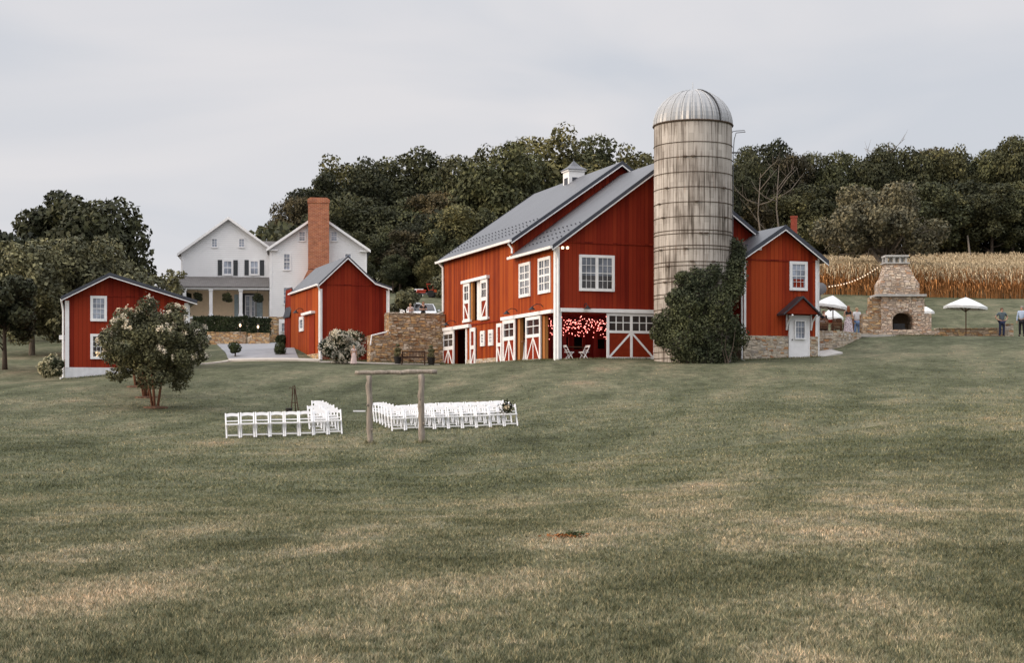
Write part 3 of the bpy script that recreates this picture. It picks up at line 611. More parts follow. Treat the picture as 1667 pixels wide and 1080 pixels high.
# cupola
cpx, cpy = None, None
rt = None
for i in range(200):
    t = T1 + i * .05; p = C0 + V * MIDS + U * t
    if CX + FPX * p.x / p.y < 934.5: rt = t; break
pc = C0 + V * MIDS + U * rt; ang = math.atan2(V.y, V.x)
m = MB(); m.box((pc.x, pc.y, zm_p + .0), (.98, .98, 1.3), ang); m.box((pc.x, pc.y, zm_p + .62), (1.14, 1.14, .1), ang); cu = m.build('cupola', 'white', barn)
m = MB(); CW = Wall(pc - U * .49 - V * .49, V, -U); CW.box(m, .2, .78, zm_p - .3, zm_p + .2, 0, .012); CW2 = Wall(pc - U * .49 - V * .49, U, -V); CW2.box(m, .2, .78, zm_p - .3, zm_p + .2, 0, .012); m.build('louvre', 'edge', cu)
m = MB(); m.lathe((pc.x, pc.y, zm_p - .42), [(.88, 1.07), (.86, 1.11), (.42, 1.32), (.16, 1.54), (.02, 1.66)], 4, ang + math.pi / 4, ang + math.pi / 4 + 2 * math.pi); m.tube([(pc.x, pc.y, zm_p + 1.2), (pc.x, pc.y, zm_p + 1.36)], .02, 5); m.build('cupola_roof', 'roof', cu)
# white trim, corner boards, headers
m = MB(); FW.box(m, -.02, .18, ZB - .05, zf_e - .1, .0, .06); m.build('corner_board', 'white', barn); m = MB(); LW.box(m, -.05, .20, ZB - .05, zf_e - .1, .0, .055); m.build('corner_board', 'white', barn)
m = MB(); FW.box(m, FW.s_(909), FW.s_(913.5), ZB, FW.z_(912, 508), .0, .07); m.build('door_post', 'white', barn)
m = MB(); FW.box(m, .2, FW.s_(1066), FW.z_(985, 509.5), FW.z_(985, 503.5), .0, .22); m.build('door_header', 'white', barn); m = MB(); LW.box(m, .22, LW.s_(820), LW.z_(862, 516), LW.z_(862, 510.5), .0, .20); m.build('door_header', 'white', barn)
m = MB(); LW.box(m, LW.s_(768), LW.s_(723.5), LW.z_(745, 537), LW.z_(745, 531.5), 0, .22); m.build('entry_header', 'white', barn)
m = MB(); LW.box(m, LW.s_(797), LW.s_(755), LW.z_(776, 458), LW.z_(776, 453.2), 0, .20); LW.box(m, LW.s_(797), LW.s_(782), LW.z_(788, 521), LW.z_(788, 517.5), .0, .14); LW.box(m, LW.s_(768), LW.s_(756), LW.z_(762, 525), LW.z_(762, 521.5), 0, .14); m.build('hayloft_header', 'white', barn)
m = MB(); z = LW.z_(800, 524.5); LW.box(m, LW.s_(822), T2, z - .03, z + .05, 0, .05); m.build('seam_board', 'red', barn)
m = MB(); LW.box(m, LW.s_(811), LW.s_(761), ZB - .4, LW.z_(790, 584), .0, .07); m.build('stone_footing', 'stone2', barn)
# doors
barn_door(FW, FW.s_(986.5), FW.s_(1066), FW.z_(1025, 586), FW.z_(1025, 511), barn, .06, 2, 3, True, .40, 'V', .13)
barn_door(LW, LW.s_(884), LW.s_(860), ZB - .0, LW.z_(871, 516), barn, .09, 1, 2, True, .42, 'A', .16)
barn_door(LW, LW.s_(842.5), LW.s_(822.5), ZB - .02, LW.z_(832, 521), barn, .09, 1, 2, True, .42, 'A', .2)
barn_door(LW, LW.s_(820), LW.s_(811.5), ZB - .05, LW.z_(815, 527), barn, .06, 1, 1, False, .5, '/', .2)
barn_door(LW, LW.s_(776.5), LW.s_(768), ZB - .0, LW.z_(772, 534), barn, .06, 1, 1, False, .5, '\\', .22)
barn_door(LW, LW.s_(742.5), LW.s_(724), ZB - .05, LW.z_(733, 539), barn, .09, 1, 2, True, .45, 'A', .22)
barn_door(LW, LW.s_(796), LW.s_(785), LW.z_(790, 521.5), LW.z_(790, 455), barn, .05, 1, 2, True, .48, '\\', .2)
barn_door(LW, LW.s_(767), LW.s_(757), LW.z_(762, 525), LW.z_(762, 461), barn, .05, 1, 2, True, .48, '/', .2)
# windows
window(FW, FW.s_(942.5), FW.s_(1000), FW.z_(970, 474.5), FW.z_(970, 415.5), barn, 3, 4, .14, .15, 'pane')
m = MB(); [FW.box(m, a_, b_, FW.z_(970, 470), FW.z_(970, 449), .0105, .0125) for a_, b_ in ((FW.s_(947), FW.s_(969)), (FW.s_(973), FW.s_(996)))]; m.build('lower_sash_glass', 'paned', barn)
window(LW, LW.s_(897), LW.s_(877), LW.z_(887, 478), LW.z_(887, 419), barn, 2, 4, .16, .12, 'pane', bar=.05)
window(LW, LW.s_(864), LW.s_(846), LW.z_(855, 484), LW.z_(855, 428), barn, 2, 4, .16, .12, 'pane', bar=.05)
for a, b, c, d in ((803.5, 796, 563, 537), (790, 783, 564, 539)): window(LW, LW.s_(a), LW.s_(b), LW.z_(a - 3, c), LW.z_(a - 3, d), barn, 2, 3, .2, 0, 'pane', bar=.05)
# lamps on the barn
gooseneck(FW, FW.s_(951), FW.z_(951, 499), barn); gooseneck(LW, LW.s_(884), LW.z_(884, 500), barn, .6); gooseneck(LW, LW.s_(842), LW.z_(842, 507), barn, .6); gooseneck(LW, LW.s_(742), LW.z_(742, 526), barn, .6)
fl = MB(); c = FW.pt(FW.s_(918), FW.z_(918, 404), .08); fl.box(c, (.10, .10, .12), ang); c1 = FW.pt(FW.s_(914), FW.z_(914, 404), .16); c2 = FW.pt(FW.s_(922), FW.z_(922, 404), .16); fl.bar(c, c1, .04, .04); fl.bar(c, c2, .04, .04)
flo = fl.build('floodlight', 'black', barn); m = MB(); m.ball(c1, .075, 8); m.build('light_bulb', 'lamp', flo); m = MB(); m.ball(c2, .075, 8); m.build('light_bulb', 'lamp', flo)
c = LW.pt(LW.s_(837), LW.z_(837, 419.5), .2); fl = MB(); fl.bar(LW.pt(LW.s_(837), c.z + .05, 0), c, .05, .05); flo = fl.build('floodlight', 'black', barn); m = MB(); m.ball(c, .09, 8); m.build('light_bulb', 'lamp', flo)
# downspouts
d = .10
def P(wl, s, z, dd=d): return wl.pt(s, z, dd)
pipe('downspout', [P(FW, -.35, zf_e - .15, .3), P(FW, -.1, zf_e - .35, .2), P(FW, .08, zf_e - .7, .12), P(FW, .08, ZB + .05, .12)], barn, .055)
pipe('downspout', [P(LW, T1 - .05, zm_e - .1, .35), P(LW, T1 + .15, zm_e - .3, .3), P(LW, T1 + .0, zm_e - .55, .16), P(LW, T1 - .1, zf_e + .1, .2)], barn, .055)
zj = LW.z_(722, 508)
pipe('downspout', [P(LW, T2 + .1, zm_e - .15, .35), P(LW, T2 - .1, zm_e - .5, .08), P(LW, T2 - .12, zj, .08), P(LW, T2 + .0, zj - .1, .35), P(LW, T2 - .05, ZB + .35, .38), P(LW, T2 - 1.2, ZB + .1, .4)], barn, .075)

# string lights on the barn ceiling
rnd = random.Random(5)
for k in range(6):
    s_label = ORD[k]
    t = .4 + k * .55; o = C0 + U * t; p0 = C0 + V * .3 + U * t; nb = 44
    stg = thing('string_lights', (p0.x, p0.y, zhd - .15), 'strand of glowing pinkish bulbs under the barn ceiling, %s from the open front' % s_label, 'string lights', 'string lights in the barn')
    m = MB(); pts = []
    for i in range(41):
        s = .3 + (3.9) * i / 40; z = zhd - .12 - .30 * abs(math.sin(i / 40 * math.pi * (3 + k % 2))) - .10 * (k % 3)
        q = C0 + V * s + U * (t + .15 * math.sin(i)); pts.append(Vector((q.x, q.y, z)))
    m.tube(pts, .008, 4); m.build('wire', 'black', stg)
    b0 = None
    for i in range(nb):
        q = pts[int(i * 40 / (nb - 1))] + Vector((rnd.uniform(-.08, .08), rnd.uniform(-.1, .1), -.05 - (rnd.random() ** 1.3) * (.75 if (i // 5) % 3 else .25)))
        if b0 is None: mb = MB(); mb.ball((p0.x, p0.y, zhd - .15), .019, 6); b0 = mb.build('light_bulb', 'bulb', stg); b0.location = q - base_of(stg)
        else: c = b0.copy(); COL.objects.link(c); c.parent = stg; c.location = q - base_of(stg)

# ------------------------------------------------------------------ SILO
sc_ = Vector((W(1128, 0, 79.4).x, 79.4, 0)); zs0 = 1.85; Rs = 1.93
silo = thing('silo', (sc_.x, sc_.y, zs0), 'tall weathered concrete stave silo with rusty hoops and a ribbed grey dome', 'silo')
zt = (YH - 206) * 79.4 / FPX
m = MB(); n = 96; vs_ = []; fs = []
for z in (zs0 - .4, zt): vs_ += [(sc_.x + Rs * math.cos(2 * math.pi * i / n), sc_.y + Rs * math.sin(2 * math.pi * i / n), z) for i in range(n)]
m.add(vs_, [(i, (i + 1) % n, n + (i + 1) % n, n + i) for i in range(n)])
body = m.build('silo_wall', 'silo', silo, uvs=False)
uv = body.data.uv_layers.new(name='UVMap').data
for p in body.data.polygons:
    for li, (da, zz) in zip(p.loop_indices, ((0, 0), (1, 0), (1, 1), (0, 1))): uv[li].uv = ((p.index + da) / n * 2 * math.pi * Rs, (zt if zz else zs0) - zs0)
for p in body.data.polygons: p.use_smooth = True
def ring(z, r=.018, rr=Rs + .015):
    m = MB(); m.tube([(sc_.x + rr * math.cos(a * math.pi / 24), sc_.y + rr * math.sin(a * math.pi / 24), z) for a in range(49)], r, 5, False); return m.build('hoop', 'hoop', silo)
for py in (230, 254, 279, 303.5, 328, 351.5, 374, 379.5, 399, 404.5, 425.5, 432, 452, 458, 478, 484, 503, 510, 530, 537, 555, 562, 573, 583): ring((YH - py) * (79.4 - Rs) / FPX)
rnd = random.Random(9)
for py in (254, 303.5, 328, 351.5, 379.5, 404.5, 425.5, 432, 458):
    for k in range(2):
        a = rnd.uniform(-2.7, -.5); zz = (YH - py) * (79.4 - Rs) / FPX; m = MB(); m.box((sc_.x + (Rs + .05) * math.cos(a), sc_.y + (Rs + .05) * math.sin(a), zz), (.05, .20, .07), a); m.build('hoop_lug', 'hoop', silo)
zd = (YH - 147.5) * 79.4 / FPX; m = MB(); n = 44; vs_ = []; fs = []; K_ = 12
for k in range(K_ + 1):
    a = k / K_ * math.pi / 2; r = (Rs + .03) * math.cos(a) + .001; z = zt + (zd - zt) * math.sin(a)
    for i in range(n * 2): rr = r * (1 + (.012 if i % 2 else -.012)); vs_.append((sc_.x + rr * math.cos(math.pi * i / n), sc_.y + rr * math.sin(math.pi * i / n), z))
for k in range(K_):
    for i in range(n * 2): fs.append((k * n * 2 + i, k * n * 2 + (i + 1) % (n * 2), (k + 1) * n * 2 + (i + 1) % (n * 2), (k + 1) * n * 2 + i))
m.add(vs_, fs); dome = m.build('dome', 'galv', silo)
m = MB()
for k in range(22):
    a0 = 2 * math.pi * k / 22; m.tube([(sc_.x + (Rs + .05) * math.cos(b) * math.cos(a0), sc_.y + (Rs + .05) * math.cos(b) * math.sin(a0), zt + (zd - zt + .02) * math.sin(b)) for b in [i * math.pi / 18 for i in range(9)]], .014, 4)
m.build('dome_ribs', 'disc', dome)
m = MB(); a0 = -.95; m.tube([(sc_.x + (Rs + .06) * math.cos(b) * math.cos(a0), sc_.y + (Rs + .06) * math.cos(b) * math.sin(a0), zt + (zd - zt + .03) * math.sin(b)) for b in [i * math.pi / 18 for i in range(9)]], .035, 5); m.build('dome_seam', 'black', dome)
ring(zt, .05, Rs + .03)
m = MB(); m.tube([(sc_.x, sc_.y, zd - .1), (sc_.x, sc_.y, zd + .42)], .014, 5); m.build('lightning_rod', 'disc', silo)
m = MB(); x0 = sc_.x + Rs + .06; y0 = sc_.y + .3
m.tube([(x0 - .2, y0, zt - .6), (x0 + .02, y0, zt - .2), (x0 + .22, y0, zt - .16), (x0 + .62, y0, zt - .14), (x0 + .66, y0, zt - .22), (x0 + .2, y0, zt - .26), (x0 + .1, y0 - .02, zt - .6), (x0 + .05, y0, zt - 1.4), (x0 + .02, y0, zt - 8)], .022, 5)
m.box((x0 + .2, y0, zt - 1.25), (.5, .2, .05)); m.build('ladder_bracket', 'tgrey', silo)

# ------------------------------------------------------------------ ANNEX (small tall red building right of the silo)
AO = W(1210, 0, 80.5); AO.z = 0; AF = Wall(AO, V, -U); aw = AF.s_(1331); al = 9.0
za = 2.16; ze = AF.z_(1210, 421) + .12; amid = AF.s_(1273); zp = AF.z_(1273, 373)
annex = thing('annex_building', (AO.x, AO.y, za), 'narrow red two-storey annex on a stone base with a hooded white door', 'building')
def atop(s): return zp - (amid - s) * (zp - ze) / amid if s < amid else zp - (s - amid) * (zp - ze) / (aw - amid)
zst = AF.z_(1250, 547)
m = MB(); AF.slab(m, 0, aw, atop, zst, [], .16, [amid]); m.build('front_wall', 'reda', annex)
m = MB(); AF.slab(m, 0, aw, lambda s: zst, za - .8, [], .18); m.build('stone_base', 'stone2', annex).location = -U * .03
for oo, nn in ((AO, -V), (AO + V * aw, V)):
    wl = Wall(oo + U * .01, U, nn); m = MB(); wl.slab(m, 0.16, al, lambda s: ze + .05, zst, [], .16); m.build('side_wall', 'red', annex); m = MB(); wl.slab(m, .15, al, lambda s: zst, za - .8, [], .18); m.build('stone_base', 'stone2', annex)
wl = Wall(AO + U * al, V, U); m = MB(); wl.slab(m, .02, aw - .02, atop, za - .8, [], -.16, [amid]); m.build('rear_wall', 'red', annex)
m = MB(); zz = AF.z_(1250, 424); AF.box(m, 0.02, aw - .02, zz - .03, zz + .04, 0, .035); m.build('seam_board', 'red', annex)
k = (zp - ze) / amid; prof = [(-.3, ze - .3 * k), (amid, zp), (aw + .42, ze - .42 * (zp - ze) / (aw - amid))]; fa = (AO, V, U)
m = MB(); roof_slab(m, fa, prof, -.38, al, .08, .15); ar = m.build('roof', 'roof', annex)
m = MB(); roof_slab(m, fa, prof, -.44, -.385, .22, .175); m.build('metal_edge', 'edge', ar)
m = MB(); roof_slab(m, fa, prof, -.43, -.39, .065, -.05); m.build('rake_board', 'white', ar)
m = MB()
for row in range(2):
    for i in range(6): s_ = .2 + row * .5; p = AO + V * s_ + U * (.5 + i * 1.0 + row * .5); m.box((p.x, p.y, ze + k * s_ + .20), (.13, .1, .09), ang)
m.build('snow_guards', 'edge', ar)
m = MB(); c = AO + V * AF.s_(1292.5, -1.6) + U * 1.6; m.tube([(c.x, c.y, ze), (c.x, c.y, (YH - 354) * c.y / FPX)], .17, 12); m.tube([(c.x, c.y, (YH - 355) * c.y / FPX), (c.x, c.y, (YH - 352) * c.y / FPX)], .195, 12); m.build('chimney', m_plain('red_flue', (.34, .07, .04)), annex)
m = MB(); AF.box(m, .02, .14, zst, ze - .15, 0, .045); m.build('corner_board', 'white', annex); m = MB(); AF.box(m, aw - .14, aw - .01, zst, ze - .1, 0, .045); m.build('corner_board', 'white', annex)
window(AF, AF.s_(1285), AF.s_(1314), AF.z_(1300, 473.5), AF.z_(1300, 426), annex, 3, 4, .15, 0, 'panel')
m = MB(); z0_, z1_ = AF.z_(1300, 468), AF.z_(1300, 454.5); AF.box(m, AF.s_(1291.5), AF.s_(1308), z0_, z1_, .011, .02); m.build('red_sash', 'redplain', annex)
s0_, s1_ = AF.s_(1283), AF.s_(1316.5); zd0, zd1 = AF.z_(1300, 584), AF.z_(1300, 514)
m = MB(); AF.box(m, s0_ + .08, s1_ - .08, zd0, zd1 - .08, .05, .09); dr = m.build('door', 'white', annex)
m = MB(); AF.box(m, s0_, s0_ + .075, zd0, zd1, .0, .11); AF.box(m, s1_ - .075, s1_, zd0, zd1, 0, .11); AF.box(m, s0_ + .075, s1_ - .075, zd1 - .075, zd1, 0, .108); m.build('door_frame', 'white', dr)
AFd = Wall(AO - U * .09, V, -U); window(AFd, AF.s_(1291), AF.s_(1309), AF.z_(1300, 553), AF.z_(1300, 522), dr, 3, 3, .06, 0, 'panel', .12, 'door_window', False)
m = MB(); c = AF.pt(s0_ + .17, zd0 + .95, .13); m.ball(c, .035, 6); m.build('handle', 'black', dr)
hd = .75; hm = AF.s_(1308, hd); h0, h1 = AF.s_(1276, hd), AF.s_(1338, hd); hz, hp = AF.z_(1300, 511, hd), AF.z_(1305, 482, hd)
m = MB(); m.prism([AF.pt(h0, hz, -.0), AF.pt(hm, hp, 0), AF.pt(hm, hp - .09, 0), AF.pt(h0, hz - .09, 0)], -U * hd); m.prism([AF.pt(hm, hp, 0), AF.pt(h1, hz, 0), AF.pt(h1, hz - .09, 0), AF.pt(hm, hp - .09, 0)], -U * hd); hood = m.build('door_hood', 'roofd', annex)
m = MB(); m.prism([AF.pt(h0 + .14, hz - .0, hd - .12), AF.pt(hm, hp - .12, hd - .12), AF.pt(h1 - .14, hz - .0, hd - .12)], U * .06); m.build('hood_gable', 'redplain', hood)
for s_ in (s0_ - .1, s1_ + .12):
    m = MB(); m.tube([AF.pt(s_, hz - .75, .04), AF.pt(s_, hz - .35, .18), AF.pt(s_, hz - .06, hd - .1)], .05, 6); m.bar(AF.pt(s_, hz - .8, .04), AF.pt(s_, hz, .04), .08, .06); m.build('bracket', 'white', hood)
pipe('downspout', [AF.pt(-.12, ze, .05), AF.pt(-.1, za + .15, .05), AF.pt(.0, za + .05, .25)], annex, .04)
pipe('downspout', [AF.pt(aw + .06, ze, .0), AF.pt(aw + .06, za + .3, .0), AF.pt(aw + .06, za + .15, .1)], annex, .04)
m = MB(); m.box(AF.pt(AF.s_(1234), AF.z_(1234, 404), .14), (.2, .14, .24), ang); m.build('camera_box', 'white', annex)
# ------------------------------------------------------------------ MIDDLE RED SHED
SO = W(520, 0, 97); SO.z = 0; SF = Wall(SO, V, -U); SL = Wall(SO, U, -V); sw = SF.s_(631); sl = 9.0
zb = SF.z_(520, 590) - .2
shed = thing('red_shed', (SO.x, SO.y, zb), 'red gabled shed with flared grey roof beside the white house and stone wall', 'shed')
pr = [(SF.s_(px), SF.z_(px, py)) for px, py in ((517, 465), (564.7, 420), (593, 447), (609, 461.5), (636, 471))]
def stop(s):
    for (a, za_), (b, zb_) in zip(pr, pr[1:]):
        if s <= b: return za_ + (zb_ - za_) * (s - a) / (b - a)
    return pr[-1][1]
m = MB(); SF.slab(m, 0, sw, stop, zb - .4, [], .15, [p[0] for p in pr[1:-1]]); m.build('front_wall', 'red', shed)
m = MB(); z = SF.z_(560, 464); SF.box(m, .02, sw - .02, z - .03, z + .03, 0, .03); m.build('seam_board', 'red', shed)
m = MB(); SL.slab(m, 0.15, sl, lambda s: pr[0][1], zb - .4, [], .15); m.build('side_wall', 'redlit', shed)
wl = Wall(SO + V * sw, U, V); m = MB(); wl.slab(m, 0.15, sl, lambda s: pr[-1][1], zb - .4, [], .15); m.build('side_wall', 'red', shed)
wl = Wall(SO + U * sl, V, U); m = MB(); wl.slab(m, 0, sw, stop, zb - .4, [], -.15, [p[0] for p in pr[1:-1]]); m.build('rear_wall', 'red', shed)
fs_ = (SO, V, U); m = MB(); roof_slab(m, fs_, pr, -.3, sl + .2, .07, .10); sr = m.build('roof', 'roof', shed)
m = MB(); roof_slab(m, fs_, pr, -.34, -.305, .11, .115); m.build('metal_edge', 'edge', sr)
m = MB(); roof_slab(m, fs_, pr, -.33, -.31, .10, .005); m.build('rake_board', 'white', sr)
m = MB(); o = SO + V * (pr[0][0] - .05) + U * -.3; m.tube([(o.x, o.y, pr[0][1] + .04), ((o + U * (sl + .3)).x, (o + U * (sl + .3)).y, pr[0][1] + .04)], .06, 6); m.build('gutter', 'white', sr)
# rear wing sweeping down to the left
wz = (YH - 520) * 106 / FPX; RW = Wall(SO + U * (sl - .05), V, -U); wp = [(.05, RW.z_(482, 470))] + [(RW.s_(px), RW.z_(px, py)) for px, py in ((479, 482), (475, 499), (470.5, 516))]; wz = wp[-1][1]; m = MB(); m.prism([RW.pt(.02, zb - .4), RW.pt(wp[-1][0] + .08, zb - .4), RW.pt(wp[-1][0] + .08, wz + .1)] + [RW.pt(s, z) for s, z in reversed(wp[:-1])], U * 2); m.build('rear_wing', 'red', shed)
m = MB(); roof_slab(m, (SO, V, U), list(reversed(wp)), sl - .2, sl + 2, .1, .08); m.build('wing_roof', 'edge', shed)
m = MB(); SF.box(m, -.02, .17, zb, pr[0][1] - .2, 0, .04); SL.box(m, 0, .12, zb, pr[0][1] - .1, 0, .035); m.build('corner_board', 'white', shed)
m = MB(); SF.box(m, sw - .08, sw + .03, SF.z_(631, 541), pr[-1][1] - .1, 0, .05); m.build('corner_board', 'white', shed)
pipe('downspout', [SF.pt(-.2, pr[0][1], .3), SF.pt(-.05, pr[0][1] - .2, .15), SF.pt(.03, pr[0][1] - .35, .09), SF.pt(.03, zb + .1, .09)], shed, .045)
pipe('downspout', [SF.pt(sw + .05, pr[-1][1], .12), SF.pt(sw + .05, SF.z_(631, 537), .12), SF.pt(SF.s_(629, 1.38), SF.z_(629, 541, 1.38), 1.38), SF.pt(SF.s_(605, 1.38), SF.z_(605, 546.5, 1.38), 1.38), SF.pt(SF.s_(603, 1.38), SF.z_(603, 562, 1.38), 1.4)], shed, .05)
window(SL, SL.s_(495), SL.s_(488), SL.z_(491, 540), SL.z_(491, 516), shed, 1, 3, .2, 0, 'panel', .06)
m = MB(); SL.box(m, SL.s_(513), SL.s_(496), SL.z_(504, 512.5), SL.z_(504, 508.5), 0, .25); m.build('door_header', 'white', shed)
m = MB(); SL.box(m, SL.s_(513), SL.s_(504), zb + .3, SL.z_(508, 514), 0, .05); m.build('door', 'redplain', shed)
gooseneck(SL, SL.s_(494), SL.z_(494, 506), shed, .5)
m = MB(); wl = SL; wl.slab(m, 0.1, 3.5, lambda s: zb + .75, zb - .5, [], -.06); m.build('stone_footing', 'stone', shed)

# ------------------------------------------------------------------ LEFT RED SHED
U2 = unit(95 - CX, 2600); V2 = Vector((U2.y, -U2.x, 0)); LO = W(106, 0, 83); LO.z = 0; LF = Wall(LO, V2, -U2); lw = LF.s_(306); ll = 8.0
zb = LF.z_(106, 618)
lsh = thing('red_outbuilding', (LO.x, LO.y, zb), 'wide red outbuilding with white foundation and corner boards behind the flowering tree', 'outbuilding')
zfn = LF.z_(200, 599); pl = LF.s_(178)
e1, pk, e2 = (LF.s_(99), LF.z_(99, 488)), (pl, LF.z_(178, 449)), (LF.s_(320), LF.z_(320, 494))
def ltop(s): a, b = (e1, pk) if s < pl else (pk, e2); return a[1] + (b[1] - a[1]) * (s - a[0]) / (b[0] - a[0])
m = MB(); LF.slab(m, 0, lw, ltop, zfn, [], .15, [pl]); m.build('front_wall', 'red', lsh)
m = MB(); LF.slab(m, -.02, lw + .02, lambda s: zfn, zb - .6, [], .2); fo = m.build('foundation', 'foundation', lsh); fo.location = -U2 * .03
for oo, nn in ((LO, -V2), (LO + V2 * lw, V2)):
    wl = Wall(oo, U2, nn); m = MB(); h = e1[1] if nn == -V2 else e2[1]; wl.slab(m, .15, ll, lambda s: h, zfn, [], .15); m.build('side_wall', 'red', lsh); m = MB(); wl.slab(m, .17, ll, lambda s: zfn, zb - .6, [], .17); m.build('foundation', 'foundation', lsh)
wl = Wall(LO + U2 * ll, V2, U2); m = MB(); wl.slab(m, 0, lw, ltop, zb - .6, [], -.15, [pl]); m.build('rear_wall', 'red', lsh)
m = MB(); z = LF.z_(200, 483); LF.box(m, .02, lw - .02, z - .03, z + .03, 0, .03); m.build('seam_board', 'red', lsh)
m = MB(); roof_slab(m, (LO, V2, U2), [e1, pk, e2], -.45, ll + .3, .10, .12); lr = m.build('roof', 'roofd', lsh)
m = MB(); roof_slab(m, (LO, V2, U2), [e1, pk, e2], -.49, -.455, .05, -.06); m2_ = MB(); roof_slab(m2_, (LO, V2, U2), [e1, pk, e2], -.50, -.452, .17, .13); m2_.build('metal_edge', 'edge', lr); m.build('rake_board', 'white', lr)
m = MB(); LF.box(m, -.01, .20, zfn - .02, e1[1] - .05, 0, .05); m.build('corner_board', 'white', lsh); m = MB(); LF.box(m, lw - .19, lw + .02, zfn + .02, LF.z_(306, 494), 0, .05); m.build('corner_board', 'white', lsh)
m = MB(); wl = Wall(LO + V2 * lw, U2, V2); wl.box(m, .0, .5, zfn, e2[1] - .1, .02, .1); m.build('corner_board', 'white', lsh)
window(LF, LF.s_(147), LF.s_(174), LF.z_(160, 523.5), LF.z_(160, 482), lsh, 3, 4, .14, 0, 'panel')
window(LF, LF.s_(147), LF.s_(174), LF.z_(160, 585), LF.z_(160, 544), lsh, 3, 4, .14, 0, 'paned')
pipe('downspout', [LF.pt(-.2, e1[1], .3), LF.pt(-.14, e1[1] - .3, .1), LF.pt(-.10, e1[1] - .6, .05), LF.pt(-.10, zb + .1, .05), LF.pt(-.25, zb + .05, .2)], lsh, .05)
m = MB(); LF.box(m, -.30, -.02, LF.z_(100, 553), LF.z_(100, 546), -.6, .0); LF.box(m, -.16, -.02, LF.z_(100, 585), LF.z_(100, 553), -.4, -.1); m.build('side_hopper', 'white', lsh)

# ------------------------------------------------------------------ WHITE HOUSE
U3 = unit(500 - CX, 2600); V3 = Vector((U3.y, -U3.x, 0))
HO = W(439, 0, 126); HO.z = 0; HF = Wall(HO, V3, -U3); hw = HF.s_(597); zg = 4.9
house = thing('farmhouse', (HO.x, HO.y, zg), 'large white clapboard farmhouse with two gables, brick chimney and covered porch', 'house')
def gable(wl, s0, s1, e0, pk, e1, dep, parent, z0, clap='clap', fnd=None, roofm='shingle'):
    (a, za_), (b, zb_), (c, zc_) = e0, pk, e1
    def top(s): return za_ + (zb_ - za_) * (s - a) / (b - a) if s < b else zb_ + (zc_ - zb_) * (s - b) / (c - b)
    m = MB(); wl.slab(m, s0, s1, top, z0, [], .2, [b]); m.build('gable_wall', clap, parent)
    u = -wl.n; v = wl.a
    for oo, nn, h in ((wl.o + v * s0, -v, top(s0)), (wl.o + v * s1, v, top(s1))):
        w2 = Wall(oo, u, nn); m = MB(); w2.slab(m, .2, dep, lambda s: h, z0, [], .2); m.build('side_wall', clap, parent)
    w2 = Wall(wl.o + u * dep, v, u); m = MB(); w2.slab(m, s0 + .02, s1 - .02, top, z0, [], -.2, [b]); m.build('rear_wall', clap, parent)
    if fnd:
        m = MB(); wl.box(m, s0 - .03, s1 + .03, fnd, z0, -.22, .04); w2 = Wall(wl.o + v * s0, u, -v); w2.box(m, .25, dep, fnd, z0, -.2, .04); m.build('stone_base', 'stone', parent)
    m = MB(); roof_slab(m, (wl.o, v, u), [e0, pk, e1], -.4, dep + .4, .12, .14); r_ = m.build('roof', roofm, parent)
    m = MB(); roof_slab(m, (wl.o, v, u), [e0, pk, e1], -.45, -.405, .22, .16); m.build('rake_board', 'white', r_)
    m = MB(); wl.box(m, s0 - .01, s0 + .18, z0, top(s0 + .1) - .12, 0, .03); m.build('corner_board', 'white', parent); m = MB(); wl.box(m, s1 - .18, s1 + .01, z0, top(s1 - .1) - .12, 0, .03); m.build('corner_board', 'white', parent)
zsd = HF.z_(450, 516)
gable(HF, 0, hw, (HF.s_(434), HF.z_(434, 409)), (HF.s_(518), HF.z_(518, 352)), (HF.s_(603), HF.z_(603, 411)), 9, house, zsd, fnd=zg - .8)
def hwin(wl, a, b, c, d, par, cols=2, rows=4, pane='panel', fw=.1, **kw): return window(wl, wl.s_(a), wl.s_(b), wl.z_((a + b) / 2, c), wl.z_((a + b) / 2, d), par, cols, rows, fw, 0, pane, .05, bar=.03, **kw)
for a, b, c, d in ((460.5, 473.5, 441, 412), (460, 474, 496.5, 467), (485.5, 498, 394, 376), (537.5, 550, 394, 376), (560, 573, 440, 412), (560, 573, 496, 467)): hwin(HF, a, b, c, d, house)
m = MB(); z = HF.z_(450, 408); HF.box(m, HF.s_(437), HF.s_(452), z - .04, z + .06, 0, .3); HF.box(m, HF.s_(585), HF.s_(600), z - .04, z + .06, 0, .3); m.build('cornice_return', 'white', house)
c0, c1 = HF.s_(501.5), HF.s_(535.5)
m = MB(); HF.box(m, c0, c1, HF.z_(518, 440), HF.z_(518, 326) - .0, .01, 1.0); HF.box(m, c0 - .05, c1 + .05, HF.z_(518, 333), HF.z_(518, 327.5), -.04, 1.05); HF.box(m, c0 + .12, c1 - .12, HF.z_(518, 326), HF.z_(518, 324), .12, .9)
pts = [(c0 - .35, HF.z_(518, 456)), (c0, HF.z_(518, 441)), (c1, HF.z_(518, 441)), (c1 + .35, HF.z_(518, 456)), (c1 + .35, zg - .5), (c0 - .35, zg - .5)]
m.prism([HF.pt(s, z, .01) for s, z in pts], HF.n * 1.0); m.build('chimney', 'brick', house)
ds = HF.s_(454); barn_s = HF.s_(473)
m = MB(); HF.box(m, ds, barn_s, HF.z_(463, 552), HF.z_(463, 520), .05, .12); hd_ = m.build('basement_door', 'white', house)
window(Wall(HO - U3 * .12, V3, -U3), HF.s_(458), HF.s_(469), HF.z_(463, 541), HF.z_(463, 526), hd_, 3, 2, .05, 0, 'panel', .15, 'door_window', False)
